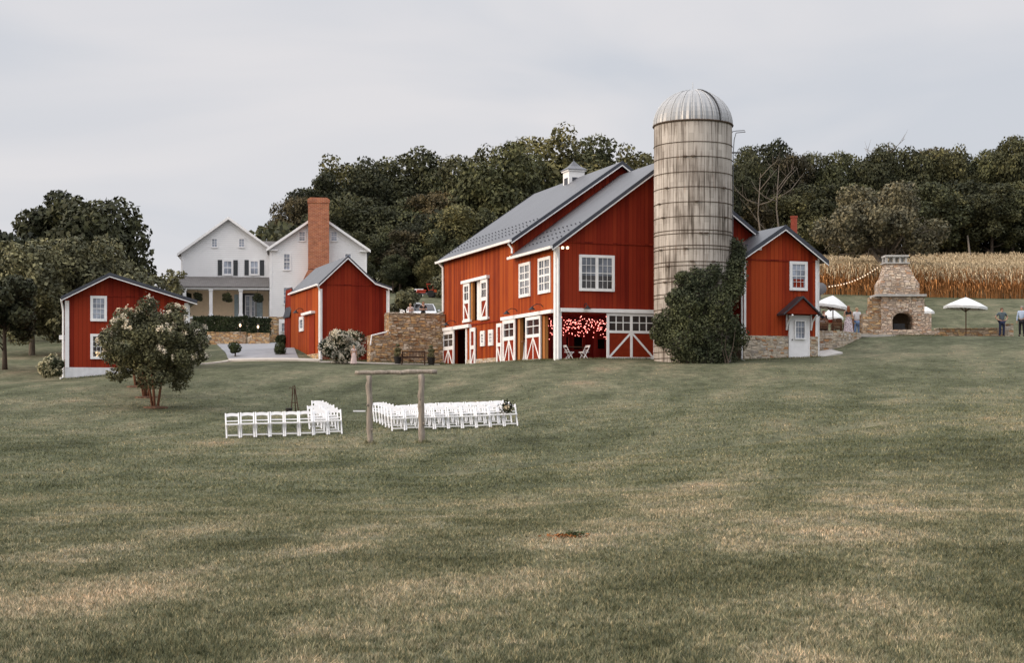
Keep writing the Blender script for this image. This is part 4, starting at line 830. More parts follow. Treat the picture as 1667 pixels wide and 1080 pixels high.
# left gable set back behind the porch
GO = HO + U3 * 3.3; GF = Wall(GO, V3, -U3)
gable(GF, GF.s_(295), GF.s_(450), (GF.s_(288.5), GF.z_(288, 417)), (GF.s_(372), GF.z_(372, 357)), (GF.s_(455), GF.z_(455, 417)), 9, house, zg)
for a, b in ((343.5, 355), (387.5, 399.5)): hwin(GF, a, b, 404, 387.5, house, 2, 3)
for a, b in ((362, 379.5), (405.5, 422.5)):
    hwin(GF, a, b, 449, 423, house, 2, 2, fw=.14)
    for x0_, x1_ in ((a - 7.5, a - .6), (b + .6, b + 7.5)):
        m = MB(); GF.box(m, GF.s_(x0_), GF.s_(x1_), GF.z_(a, 448.5), GF.z_(a, 423.5), 0, .05)
        for k in range(9): zq = GF.z_(a, 448.5 - 2.7 * k - 1.6); GF.box(m, GF.s_(x0_) + .05, GF.s_(x1_) - .05, zq, zq + .05, .05, .065)
        m.build('shutter', 'shutter', house)
# link roof between the gables
m = MB(); LKO = GO + U3 * 3; LK = Wall(LKO, V3, -U3); z1_ = LK.z_(430, 388); z0_ = LK.z_(430, 417)
m.prism([LK.pt(LK.s_(400), z0_, .6), LK.pt(LK.s_(400), z1_, -2.4), LK.pt(LK.s_(400), z0_, -5)], V3 * (LK.s_(470) - LK.s_(400))); m.build('link_roof', 'shingle', house)
# porch
PF = Wall(GO - U3 * 2.6, V3, -U3); GB = GF; zfl = PF.z_(370, 516); zce = PF.z_(370, 471.5); zro = GF.z_(370, 451)
xl = PF.s_(300); xr = PF.s_(438.2)
m = MB(); PF.box(m, xl - .3, xr, zfl - .16, zfl, -2.6, .1); m.build('porch_floor', 'white', house)
m = MB(); PF.box(m, xl - .3, xr, zg, zfl - .16, -.3, 0.0); m.build('porch_base', 'stone2', house)
xe = PF.s_(262); xt = GF.s_(287)
m = MB(); A_, B_ = PF.pt(xe, PF.z_(262, 466.5), .35), PF.pt(xr, PF.z_(370, 466.5), .35); C_, D_ = GF.pt(GF.s_(437.5), zro, .02), GF.pt(xt, zro, .02); E_ = GF.pt(xe - PF.s_(300) + GF.s_(300), A_.z, .02)
dz = Vector((0, 0, -.1)); m.prism([A_, B_, C_, D_], dz); m.prism([A_, D_, E_], dz); m.build('porch_roof', 'shingle', house)
m = MB(); PF.box(m, xe + .2, xr, zce, PF.z_(370, 467.6), .0, .28); PF.box(m, xe + .2, xr, zce + .1, zce + .14, -2.55, .0); m.build('porch_beam', 'white', house)
for px in (300.5, 343.5, 392): 
    s = PF.s_(px); m = MB(); PF.box(m, s - .13, s + .13, zfl, zce, -.05, .21); PF.box(m, s - .18, s + .18, zfl, zfl + .2, -.1, .26); PF.box(m, s - .18, s + .18, zce - .14, zce - .003, -.1, .26); m.build('porch_column', 'white', house)
m = MB(); GF.box(m, xl, GF.s_(437.5), zfl, zce + .1, .005, .03); m.build('porch_lamplight_sheet', 'cream', house)  # cream sheet over the back wall; warm porch lamplight put into its colour
dw = m_plain('dark_doorway', (.03, .03, .04), .4)
m = MB(); GF.box(m, GF.s_(395), GF.s_(417), zfl, GF.z_(405, 478), .03, .07); pd = m.build('porch_door', dw, house)
GFd = Wall(GO - U3 * .07, V3, -U3); window(GFd, GF.s_(399), GF.s_(408), zfl + .1, GF.z_(405, 481), pd, 2, 4, .09, 0, 'panel', .12, 'door_leaf', False); window(GFd, GF.s_(408.3), GF.s_(416), zfl + .1, GF.z_(405, 481), pd, 2, 4, .09, 0, 'panel', .12, 'door_leaf', False)
for a, b in ((381.5, 388.5), (417.5, 427.5)): m = MB(); GF.box(m, GF.s_(a), GF.s_(b), zfl + .05, GF.z_(405, 480), .03, .09); m.build('door_shutter', 'blue', house)
pipe('downspout', [GF.pt(GF.s_(293), GF.z_(293, 419), .2), GF.pt(GF.s_(297), GF.z_(293, 424), .05), GF.pt(GF.s_(297), GF.z_(293, 447), .05)], house, .06)

# ------------------------------------------------------------------ foliage tools
def leaf_quads(rng, cen, nor, size, flat=.55, up=0.0):
    n = len(cen); nn = nor + rng.normal(0, flat, (n, 3)); nn[:, 2] += up; nn /= np.linalg.norm(nn, axis=1)[:, None] + 1e-9
    r = rng.normal(0, 1, (n, 3)); a = np.cross(nn, r); a /= np.linalg.norm(a, axis=1)[:, None] + 1e-9; b = np.cross(nn, a)
    s = size * rng.uniform(.55, 1.35, (n, 1)); q = s * rng.uniform(.4, .75, (n, 1))
    return np.stack([cen + a * s, cen + b * q * rng.uniform(.6, 1.2, (n, 1)) + a * s * .15, cen - a * s * .9, cen - b * q + a * s * rng.uniform(-.3, .3, (n, 1))], 1)
def lobes(rng, c, rad, n, rs=(.30, .45), low=-.5, edge=(.45, .8)):
    out = []
    c = np.array(c, float); rad = np.array(rad, float)
    while len(out) < n:
        d = rng.normal(0, 1, 3); d /= np.linalg.norm(d)
        if d[2] < low: continue
        rr = rng.uniform(*rs) * rad.mean(); out.append((c + d * rad * rng.uniform(*edge), rr * np.array([1, 1, .8]) * rng.uniform(.85, 1.15, 3)))
    out.append((c, rad * .5)); return out
def scatter(rng, lob, n, size, cc=None, flat=.5, shell=(.70, 1.14), up=0.0, inner=.12):
    w_ = np.array([l[1].mean() ** 2 for l in lob]); w_ /= w_.sum(); idx = rng.choice(len(lob), n, p=w_)
    L0 = np.array([l[0] for l in lob])[idx]; R0 = np.array([l[1] for l in lob])[idx]
    d = rng.normal(0, 1, (n, 3)); d /= np.linalg.norm(d, axis=1)[:, None]
    k = rng.uniform(shell[0], shell[1], (n, 1)); k[rng.random(n) < inner] *= .6
    p = L0 + d * R0 * k
    keep = np.ones(n, bool)
    for c, r in lob: keep &= (((p - c) / (r * .74)) ** 2).sum(1) > 1
    keep |= rng.random(n) < .06
    return leaf_quads(rng, p[keep], d[keep], size, flat, up)
def limb_mesh(rng, h, r, spread, nl, base=.35, lean=(0, 0), kink=.12, top=None):
    m = MB(); top = top or h
    pts = [Vector((lean[0] * t * t + rng.normal(0, kink * r), lean[1] * t * t + rng.normal(0, kink * r), h * t)) for t in (0, .2, .45, .7, 1)]
    pts[0] = Vector((0, 0, -.3)); m.tube(pts, [r * 1.35, r, r * .8, r * .55, r * .25], 8)
    for i in range(nl):
        t = base + (1 - base) * (i + .3) / nl; a = rng.uniform(0, 6.28); j = min(3, int(t * 4)); p = pts[j].lerp(pts[j + 1], max(0, min(1, t * 4 - j)))
        L_ = spread * rng.uniform(.6, 1); e = p + Vector((math.cos(a) * L_, math.sin(a) * L_, L_ * rng.uniform(.35, .9)))
        mid = p.lerp(e, .5) + Vector(rng.normal(0, .08 * L_, 3)); mid.z += .08 * L_
        m.tube([p, mid, e], [r * .45 * (1.2 - t * .6), r * .28, r * .08], 6)
    return m
def tree_proto(name, seed, h, rad, leafm, barkm, trunk_h, nl=14, n=9000, size=.28, label='', cat='tree', group=None, loc=(0, 0, 0), cz=None, low=-.5, tr=.3, rs=(.30, .45), crown_off=(0, 0), edge=(.45, .8), flat=.5, branches=9, kids=True):
    rng = np.random.default_rng(seed); t = thing(name, loc, label, cat, group); b = Vector(loc)
    m = limb_mesh(rng, max(trunk_h, h * .72), tr, rad[0] * .55, branches, max(.25, trunk_h / h * .7)); m.v = [tuple(Vector(v) + b) for v in m.v]; m.build('trunk', barkm, t, True, uvs=False)
    c = np.array([loc[0] + crown_off[0], loc[1] + crown_off[1], loc[2] + (cz if cz else h - rad[2])])
    quads_obj('crown', scatter(rng, lobes(rng, c, rad, nl, rs, low, edge), n, size, flat=max(flat, .65), shell=(.6, 1.28)), leafm, t)
    return t
# ------------------------------------------------------------------ FOREST
protos = []
for i in range(7):
    rad = [(6.2, 6.0, 7.4), (5.6, 5.6, 8.2), (6.8, 6.4, 6.6), (5.2, 5.4, 7.2), (6.4, 6.2, 8.4), (5.9, 6, 7), (5.0, 5.0, 8.6)][i]
    protos.append(tree_proto('forest_tree', 100 + i, 18.5, rad, ['leafd', 'leafm', 'leafs', 'leafd', 'leafy', 'leafd', 'leafm'][i], 'bark', 6, 46, 24000, .27, 'x', 'tree', loc=(0, 0, 0), low=-.75, tr=.32, rs=(.13, .36), edge=(.5, .95)))
used = set()
def plant(pi, px, ytop, Y, label, group, wide=1.0, base=None):
    x = (px - CX) * Y / FPX; z = tz(x, Y); h = (YH - ytop) * Y / FPX - z; sz = h / 18.5
    kw = dict(label=label, group=group)
    sc = (sz * wide, sz * wide, sz); rz = (px * 1.7 + Y) % 6.28
    if pi not in used: o = protos[pi]; used.add(pi); o.location = (x, Y, z - .2); o.rotation_euler = (0, 0, rz); o.scale = sc; o['label'] = label; o['group'] = group; return o
    return copy_tree(protos[pi], None, (x, Y, z - .2), rz, sc, label, group)
# centre wood, front line left to right
cw = [(446, 386, 158, .62), (466, 352, 166, .7), (487, 318, 176, .8), (520, 283, 184, .9), (556, 256, 190, 1), (598, 268, 186, .85), (634, 252, 192, .9), (672, 243, 190, 1), (708, 262, 186, .85), (746, 266, 172, .8), (778, 240, 172, .9), (815, 224, 170, 1), (858, 238, 176, .9), (905, 208, 182, 1.05), (950, 211, 186, 1), (990, 244, 192, .8), (1034, 238, 200, .9), (1066, 250, 196, .8)]
rnd = random.Random(3)
for i, (px, yt, Y, wd) in enumerate(cw): plant((i % 7) if px < 740 else (1, 4, 6)[i % 3], px, yt, Y, '%s dark leafy tree from the left in the wood behind the house and barn' % ORD[i], 'trees of the wood behind the barn', wd)
under = [(470, 392, 150), (510, 380, 158), (548, 372, 160), (590, 376, 158), (622, 360, 160), (652, 372, 158), (684, 352, 160), (712, 366, 158), (742, 330, 160), (770, 340, 162), (610, 320, 172), (660, 312, 172), (716, 312, 172), (560, 318, 172), (640, 408, 156), (700, 412, 156), (540, 420, 152), (590, 420, 152)]
for i, (px, yt, Y) in enumerate(under): plant((i * 3 + 1) % 7, px, yt, Y, '%s lower tree in the shaded front of the wood above the red shed' % ORD[i], 'lower trees of the wood behind the barn', 1.15)
rwd = [(1188, 262, 238), (1216, 246, 244), (1250, 228, 250), (1284, 250, 246), (1316, 246, 252), (1352, 239, 250), (1388, 240, 256), (1420, 243, 250), (1452, 240, 258), (1484, 238, 252), (1516, 241, 258), (1548, 236, 252), (1578, 240, 258), (1606, 236, 252), (1638, 224, 250), (1664, 230, 256), (1690, 226, 252)]
for i, (px, yt, Y) in enumerate(rwd): plant((i * 2 + 3) % 7, px, yt, Y, '%s tall tree from the left in the tree line above the cornfield' % ORD[i], 'tall trees above the cornfield', .78)
low = [(1200, 300), (1232, 318), (1268, 300), (1300, 312), (1336, 296), (1372, 310), (1408, 292), (1440, 308), (1476, 300), (1510, 290), (1544, 306), (1580, 292), (1614, 300), (1648, 288), (1680, 300)]
for i, (px, yt) in enumerate(low): plant((i * 3 + 2) % 7, px, yt, 240 + (i % 3) * 3, '%s lower tree from the left at the wood edge above the cornfield' % ORD[i], 'lower trees above the cornfield', 1.25)
rng = np.random.default_rng(77)                      # understorey closing the foot of the wood
def understorey(name, x0, x1, y0, y1, n, hmax, label):
    X = rng.uniform(x0, x1, n); Y = rng.uniform(y0, y1, n); Z = terr(X, Y) + hmax * rng.random(n) ** .9 * (.55 + .45 * np.sin(X * .5 + 1.3 * np.sin(X * .17)))
    q = leaf_quads(rng, np.stack([X, Y, Z], 1), np.tile([[0, -1, .3]], (n, 1)), .42, .8)
    o = quads_obj(name, q, 'leafd', kind='stuff'); tag(o, label, 'undergrowth'); return o
understorey('undergrowth', 28, 92, 243, 262, 26000, 10.5, 'dark undergrowth along the foot of the tree line above the corn')
understorey('undergrowth', -28, 18, 158, 176, 22000, 8.5, 'dark undergrowth at the foot of the wood between house and barn')
understorey('hedgerow', -62, -26, 128, 136, 26000, 6.2, 'dark hedgerow closing the view under the left trees')
# bare pale branches showing in the wood
def bare_tree(px, ytop, Y, label, seed, h0=None):
    x = (px - CX) * Y / FPX; z = tz(x, Y); h = (YH - ytop) * Y / FPX - z; rr = np.random.default_rng(seed)
    t = thing('bare_tree', (x, Y, z), label, 'tree'); m = MB(); b = Vector((x, Y, z))
    m.tube([b, b + Vector((.3, 0, h * .35)), b + Vector((-.2, 0, h * .6)), b + Vector((.2, 0, h))], [.22, .16, .10, .03], 7); tr_ = m.build('trunk', 'barkp', t, True, uvs=False)
    for i in range(6):
        f = .3 + .65 * rr.random(); s = b + Vector((0, 0, h * f)); a = rr.uniform(-1, 1); dx = (1 if i % 2 else -1) * rr.uniform(2, 4.6); e = s + Vector((dx, a, rr.uniform(1.5, 4.5)))
        m = MB(); mid = s.lerp(e, .5) + Vector((0, 0, rr.uniform(-.7, .5))); m.tube([s, mid, e], [.09, .055, .018], 6)
        for k in range(3): p = mid.lerp(e, k / 3); m.tube([p, p + Vector((rr.uniform(-1.2, 1.2), rr.uniform(-.5, .5), rr.uniform(.6, 2)))], [.035, .01], 5)
        m.build('branch', 'barkp', tr_, True, uvs=False)
bare_tree(1266, 268, 235, 'pale bare-limbed tree standing before the wood behind the red annex', 3); bare_tree(1236, 282, 234, 'shorter bare-limbed pale tree nearest the silo', 8); bare_tree(1444, 231, 252, 'leafless tree top poking above the cornfield wood', 5)
m = MB(); x = (1581 - CX) * 236 / FPX; z = tz(x, 236); m.tube([(x, 236, z), (x - .2, 236, z + 2.5), (x - .1, 237.5, z + 5.5)], [.2, .17, .12], 8); o = m.build('tree_trunk', 'barkp', None, True, uvs=False); tag(o, 'single pale trunk standing in front of the dark wood above the corn', 'tree trunk')

# ------------------------------------------------------------------ LEFT TREES
def place_tree(px, ytop, Y, halfpx, bottom, seed, leafm, name, label, n=12000, size=.22, nl=26, barkm='bark', tr=.17, low=-.8, rs=(.22, .38), edge=(.5, .9), flat=.5, group=None, dry=1.0):
    x = (px - CX) * Y / FPX; z = tz(x, Y); h = (YH - ytop) * Y / FPX - z; r = halfpx * Y / FPX; zb_ = (YH - bottom) * Y / FPX - z
    rz_ = (h - zb_) / 2
    return tree_proto(name, seed, h, (r, r * dry, rz_), leafm, barkm, max(zb_ + .6, h * .35), nl, n, size, label, 'tree', group, (x, Y, z), zb_ + rz_, low, tr, rs, edge=edge, flat=flat)
place_tree(165, 318, 122, 84, 545, 11, 'leafd', 'shade_tree', 'large dark tree with a rounded crown behind the red outbuilding', 22000, .24, 34)
place_tree(92, 300, 124, 54, 470, 12, 'leafd', 'shade_tree', 'tall dark crown topping the left group of trees', 10000, .24, 20)
place_tree(18, 368, 118, 62, 556, 13, 'leafd', 'shade_tree', 'dark tree at the left edge behind the pale olive crowns', 11000, .24, 22)
place_tree(150, 378, 104, 92, 572, 14, 'leafo', 'orchard_tree', 'pale olive orchard tree in front of the large dark tree', 24000, .15, 34, 'barkp', flat=.8, rs=(.18, .32))
place_tree(52, 372, 102, 84, 574, 15, 'leafo', 'orchard_tree', 'pale olive orchard tree left of the other orchard tree', 20000, .15, 30, 'barkp', flat=.8, rs=(.18, .32))
place_tree(224, 440, 100, 44, 545, 16, 'leafo', 'orchard_tree', 'small pale olive tree rising just behind the red outbuilding roof', 9000, .14, 18, 'barkp', flat=.8)
place_tree(8, 438, 88, 60, 560, 17, 'leafd', 'young_tree', 'small dark tree with a thin straight trunk at the left edge', 14000, .14, 24, tr=.13)
place_tree(280, 432, 112, 22, 500, 18, 'leafo', 'young_tree', 'thin sparse sapling between the outbuilding roof and the porch', 1500, .12, 9, tr=.06)
place_tree(660, 468, 112, 26, 512, 19, 'leafo', 'shrub_tree', 'olive shrub with pale plumes above the stone wall', 6000, .12, 14, tr=.08)
place_tree(722, 440, 150, 22, 492, 20, 'leafo', 'field_tree', 'rounded olive bush at the wood edge left of the barn', 3500, .2, 12, tr=.1)
place_tree(1436, 306, 142, 100, 424, 21, 'leafg', 'willow_tree', 'grey-green willow with gnarled bare limbs at the edge of the corn', 46000, .16, 60, 'barkp', flat=.9, rs=(.14, .28), edge=(.4, .98), low=-.85, tr=.3)
# willow limbs and drooping twigs
b = W(1441, 440, 141.5); wz_ = tz(b.x, 141.5)
rr = np.random.default_rng(4); m = MB(); base = Vector((b.x + .2, 141.5, wz_)); fork = base + Vector((-.2, 0, 2.3))
m.tube([base, fork, fork + Vector((-1.4, -.2, 1.8)), fork + Vector((-3.6, -.6, 2.6))], [.32, .26, .17, .05], 7)
for k in range(20):
    a = rr.uniform(0, 6.28); r_ = rr.uniform(1.8, 5.2); p = fork + Vector((math.cos(a) * .3, math.sin(a) * .3, rr.uniform(0, 1.5))); e = fork + Vector((math.cos(a) * r_, math.sin(a) * r_ * .6 - .6, rr.uniform(.2, 5))); mid = p.lerp(e, .5) + Vector((0, 0, rr.uniform(.2, .9)))
    w1 = p.lerp(mid, .5) + Vector(rr.normal(0, .22, 3)); w2 = mid.lerp(e, .5) + Vector(rr.normal(0, .3, 3)); m.tube([p, w1, mid, w2, e, e + Vector((math.cos(a) * .5, -.1, -rr.uniform(.5, 1.3)))], [.075, .055, .045, .03, .02, .008], 5)
o = m.build('bare_willow', 'barkp', None, True, uvs=False); tag(o, 'leaning trunk and bare twisted twigs at the foot of the willow', 'tree')

# ------------------------------------------------------------------ CRAPE MYRTLES
def crape(px, py, Y, ytop, half, seed, label, n, bottom):
    x = (px - CX) * Y / FPX; z = tz(x, Y); rng = np.random.default_rng(seed); t = thing('crape_myrtle', (x, Y, z), label, 'flowering tree', 'row of crape myrtles')
    h = (YH - ytop) * Y / FPX - z; r = half * Y / FPX; zb_ = (YH - bottom) * Y / FPX - z; rz_ = (h - zb_) / 2
    for k in range(5):
        a = k * 1.256 + seed; m = MB(); e = Vector((math.cos(a) * r * .45, math.sin(a) * r * .4, zb_ + rz_ * .8)); b = Vector((x + math.cos(a) * .10, Y + math.sin(a) * .08, z - .05))
        m.tube([b, b + Vector((e.x * .18, e.y * .18, e.z * .45)), b + Vector((e.x * .55, e.y * .55, e.z * .75)), b + e], [.055, .045, .032, .012], 6); m.build('stem', 'barkr', t, True, uvs=False)
    c = np.array([x, Y, z + zb_ + rz_ * .92]); lb = lobes(rng, c, (r, r * .95, rz_), 95, (.10, .19), -.85, (.45, .98))
    quads_obj('foliage', scatter(rng, lb, n, .062, flat=.7, shell=(.6, 1.45)), 'leafc', t)
    P = []
    for k in range(int(n / 165)):
        l = lb[rng.integers(len(lb))]; d = rng.normal(0, 1, 3); d[2] = abs(d[2]) * .9 + .1; d /= np.linalg.norm(d); q = l[0] + d * l[1] * 1.08
        if ((q - c) / np.array([r, r, rz_]) ** 1).dot((q - c) / np.array([r, r, rz_])) < .6 or q[2] < z + zb_ + rz_ * .5: continue
        nn = 44; pp = q + d * .05 + rng.normal(0, rng.uniform(.03, .065), (nn, 3)) * [1, 1, 1.2]; P.append(leaf_quads(rng, pp, np.tile(d, (nn, 1)), .042, .8))
    quads_obj('blossom', np.concatenate(P), 'bloom', t)
    m = MB(); m.lathe((x, Y, z), [(.52, -.05), (.48, .03), (.3, .05), (.01, .06)], 18, sc=(1, 1)); m.build('mulch_ring', 'mulch', t)
crape(253, 664, 63.5, 489, 87, 31, 'nearest and fullest crape myrtle, white blossom on a rounded crown, reddish stems', 46000, 632)
crape(238, 649, 69, 503, 70, 32, 'middle crape myrtle of the row, half hidden behind the nearest', 16000, 618)
crape(224, 637, 74, 512, 60, 33, 'farthest crape myrtle, closest to the red outbuilding wall', 12000, 600)

# ------------------------------------------------------------------ SHRUBS
def shrub(name, px, base, Y, ytop, half, seed, leafm, label, cat='shrub', n=5000, size=.07, bloom=None, nb=60, group=None, dry=.9):
    x = (px - CX) * Y / FPX; z = tz(x, Y); rng = np.random.default_rng(seed); t = thing(name, (x, Y, z), label, cat, group)
    h = (YH - ytop) * Y / FPX - z; r = half * Y / FPX; c = np.array([x, Y, z + h * .5]); lb = lobes(rng, c, (r, r * dry, h * .52), 20, (.28, .42), -.9, (.45, .75))
    quads_obj('foliage', scatter(rng, lb, n, size, flat=.6), leafm, t)
    if bloom:
        P = []
        for k in range(nb):
            l = lb[rng.integers(len(lb))]; d = rng.normal(0, 1, 3); d[1] -= .6; d /= np.linalg.norm(d); q = l[0] + d * l[1] * 1.05; nn = 24; P.append(leaf_quads(rng, q + rng.normal(0, .06, (nn, 3)), np.tile(d, (nn, 1)), .05, .7))
        quads_obj('blossom', np.concatenate(P), bloom, t)
    return t
shrub('hydrangea', 561, 588, 93.3, 536, 41, 41, 'leafh', 'big hydrangea covered in white flower heads before the red shed', n=14000, bloom='bloom', nb=520)
shrub('hydrangea', 84, 622, 80.5, 577, 20, 42, 'leafm', 'cream flowering bush left of the red outbuilding', n=6000, bloom='bloomg', nb=110)
shrub('box_shrub', 325, 560, 113, 527, 12, 43, 'leafh', 'upright clipped shrub right of the outbuilding', n=5000, dry=1)
for i, (px, base, Y, yt, hf, lb_) in enumerate(((383, 585, 100.5, 555, 12.5, 'round clipped topiary ball at the left side of the drive'), (457, 585, 100.5, 556, 12, 'round clipped topiary ball at the right side of the drive'), (458, 570, 107, 543, 10.5, 'round topiary ball behind the other one at the right side of the drive'))):
    x = (px - CX) * Y / FPX; z = tz(x, Y); t = thing('topiary_ball', (x, Y, z), lb_, 'topiary', 'topiary balls by the drive'); rng = np.random.default_rng(60 + i)
    zt_ = (YH - yt) * Y / FPX; r = hf * Y / FPX; c = np.array([x, Y, zt_ - r]); m = MB(); m.tube([(x, Y, z - .05), (x, Y, zt_ - r)], .05, 6); m.build('stem', 'bark', t)
    quads_obj('foliage', scatter(rng, lobes(rng, c, (r, r, r), 16, (.4, .5), -.99, (.4, .55)), 5000, .05, flat=.5), 'leafh', t)
def hedge(px0, px1, y0, y1, Y, seed, label, dep=1.1, rnd_=.3):
    a = (px0 - CX) * Y / FPX; b = (px1 - CX) * Y / FPX; z0 = (YH - y1) * Y / FPX; z1 = (YH - y0) * Y / FPX; rng = np.random.default_rng(seed); n = int(9000 * (b - a) / 4)
    X = rng.uniform(a, b, n); Yq = Y + rng.uniform(0, dep, n); Z = rng.uniform(z0, z1, n); f = rng.integers(0, 3, n)
    Yq[f == 0] = Y + .06 * np.sin(X[f == 0] * 3); Z[f == 1] = z1 + .05 * np.sin(X[f == 1] * 2.4); e = rng.random(n) < .04; X[e] = np.where(rng.random(e.sum()) < .5, a, b)
    N = np.where((f == 1)[:, None], [[0, 0, 1]], [[0, -1, .2]]); P = np.stack([X, Yq, Z], 1) + rng.normal(0, .05, (n, 3))
    o = quads_obj('hedge', leaf_quads(rng, P, N.astype(float), .075, .6), 'leafh'); return tag(o, label, 'hedge')
hedge(315, 400, 517, 545, 122.5, 71, 'long clipped dark hedge below the left part of the porch'); hedge(403, 438, 519, 547, 122.0, 72, 'short clipped dark hedge in front of the porch door')

# low stone walls by the house
def stone_wall(name, px0, px1, ytop, Y, mat, label, th=.45, zlow=None, cap=False):
    z1 = (YH - ytop) * Y / FPX; wl = Wall(((px0 - CX) * Y / FPX, Y), (1, 0), (0, -1)); L_ = (px1 - px0) * Y / FPX; zl = min(tz(wl.o.x, Y), tz(wl.o.x + L_, Y)) - .4 if zlow is None else zlow
    t = thing(name, (wl.o.x, Y, zl), label, 'wall'); m = MB(); wl.box(m, 0, L_, zl, z1, -th, 0); m.build('masonry', mat, t, bevel=.02)
    m = MB(); rn = random.Random(int(px0)); s = 0
    while s < L_ - .1: w_ = min(rn.uniform(.4, .8), L_ - s); wl.box(m, s + .008, s + w_ - .008, z1 + .004, z1 + rn.uniform(.04, .08), -th - .02, .03); s += w_
    m.build('coping', mat, t); return t
stone_wall('garden_wall', 337, 400, 542, 121, 'stone', 'low stone garden wall below the long hedge'); stone_wall('garden_wall', 403, 438, 544, 120.6, 'stone', 'low stone garden wall below the short hedge')
for i, (px, py, side) in enumerate(((391, 530, 'left'), (420, 532.5, 'right'))):
    p = W(px, py, 120.6); t = thing('lantern', (p.x, p.y, (YH - 543) * 120.6 / FPX), 'small lit lantern on the %s garden wall under the porch' % side, 'lantern', 'lanterns on the garden walls')
    m = MB(); m.ball(p, (.075, .075, .12), 8); m.build('glowing_glass', 'lamp', t); m = MB(); m.tube([(p.x, p.y, (YH - 543) * 120.6 / FPX), (p.x, p.y, p.z - .15)], .04, 6); m.lathe((p.x, p.y, p.z + .18), [(.15, 0), (.02, .08)], 8); m.build('frame', 'black', t)
for i, (px, py) in enumerate(((322, 484), (370, 485), (419, 486))):
    Y = 126.4; p = W(px, py, Y); t = thing('hanging_fern', tuple(p), '%s hanging fern basket from the left under the porch beam' % ORD[i], 'hanging plant', 'fern baskets on the porch'); rng = np.random.default_rng(80 + i)
    quads_obj('fronds', scatter(rng, lobes(rng, tuple(p), (.45, .45, .42), 10, (.4, .5), -.9, (.4, .7)), 2200, .06, flat=.8), 'leafm', t); m = MB(); m.tube([p, (p.x, p.y, zce)], .012, 4); m.lathe((p.x, p.y, p.z - .2), [(.05, -.1), (.2, .1)], 8); m.build('basket', 'black', t)

# ------------------------------------------------------------------ RETAINING WALL beside the barn
RO = C0 + U * 19.35 - V * 4.75; RWl = Wall(RO, V, -U); zl = 2.2; zw1 = RWl.z_(690, 512); zw2 = RWl.z_(615, 546)
rw = thing('retaining_wall', (RO.x, RO.y, zl), 'tall warm rubble stone retaining wall between shed and barn', 'wall')
sx = RWl.s_(633); m = MB(); RWl.box(m, sx, 4.7, zl - .3, zw1, -1.1, 0); RWl.box(m, .0, sx - .003, zl - .3, zw2, -.9, .004); m.build('masonry', 'stone', rw)
m = MB(); s = sx; rn = random.Random(2)
while s < 4.6: w_ = min(rn.uniform(.35, .7), 4.68 - s); RWl.box(m, s + .005, s + w_ - .005, zw1 + .003, zw1 + rn.uniform(.05, .09), -1.0, .04); s += w_
m.build('coping', 'stone2', rw)
m = MB(); rr_ = random.Random(4)                     # proud stones break up the face
for k in range(150):
    s = rr_.uniform(.1, 4.4); z = rr_.uniform(zl, zw1 - .15); L_ = rr_.uniform(.15, .45)
    if s < sx + .1 and z > zw2 - .2: continue
    RWl.box(m, s, min(s + L_, 4.68), z, z + rr_.uniform(.05, .12), .005, rr_.uniform(.02, .06))
m.build('proud_stones', 'stone', rw)
# bench and planters
bo = W(673, 590, 95.6); bz = tz(bo.x, 95.6); bw = 1.35
bench = thing('garden_bench', (bo.x, bo.y, bz), 'dark slatted wooden bench against the stone wall', 'bench')
m = MB()
for k in range(4): m.box((bo.x, 95.35 + k * .12, bz + .42), (bw, .10, .03))
m.build('seat', 'teak', bench)
m = MB(); m.box((bo.x, 95.88, bz + .80), (bw, .04, .07)); m.box((bo.x, 95.86, bz + .48), (bw, .04, .06))
for k in range(15): m.box((bo.x - bw / 2 + .05 + k * (bw - .1) / 14, 95.87, bz + .64), (.035, .02, .28))
m.build('backrest', 'teak', bench)
for sx_ in (-1, 1):
    x = bo.x + sx_ * bw / 2
    m = MB(); m.box((x, 95.3, bz + .3), (.06, .06, .62)); m.build('leg', 'teak', bench); m = MB(); m.box((x, 95.86, bz + .4), (.06, .06, .84)); m.build('leg', 'teak', bench)
    m = MB(); m.box((x, 95.56, bz + .62), (.07, .62, .03)); m.build('armrest', 'teak', bench)
for px, yt, side in ((647.5, 561, 'left'), (702, 563, 'right')):
    x = (px - CX) * 95.7 / FPX; z = tz(x, 95.7); t = thing('spiral_topiary', (x, 95.7, z), 'grey-green tiered topiary in a dark pot on the %s of the bench' % side, 'potted plant', 'potted topiaries beside the bench')
    m = MB(); m.lathe((x, 95.7, z), [(.0, .0), (.17, .0), (.24, .42), (.26, .42), (.26, .46), (.2, .45), (.0, .42)], 14); m.build('pot', 'pot', t)
    rng = np.random.default_rng(int(px)); q = []
    for zc, r in ((.60, .27), (.88, .22), (1.12, .14)): q.append(scatter(rng, lobes(rng, (x, 95.7, z + zc), (r, r, r * .7), 8, (.5, .6), -.9, (.3, .5)), 1500, .035, flat=.5))
    quads_obj('foliage', np.concatenate(q), 'leafgg' if 'leafgg' in M else 'leafo', t)

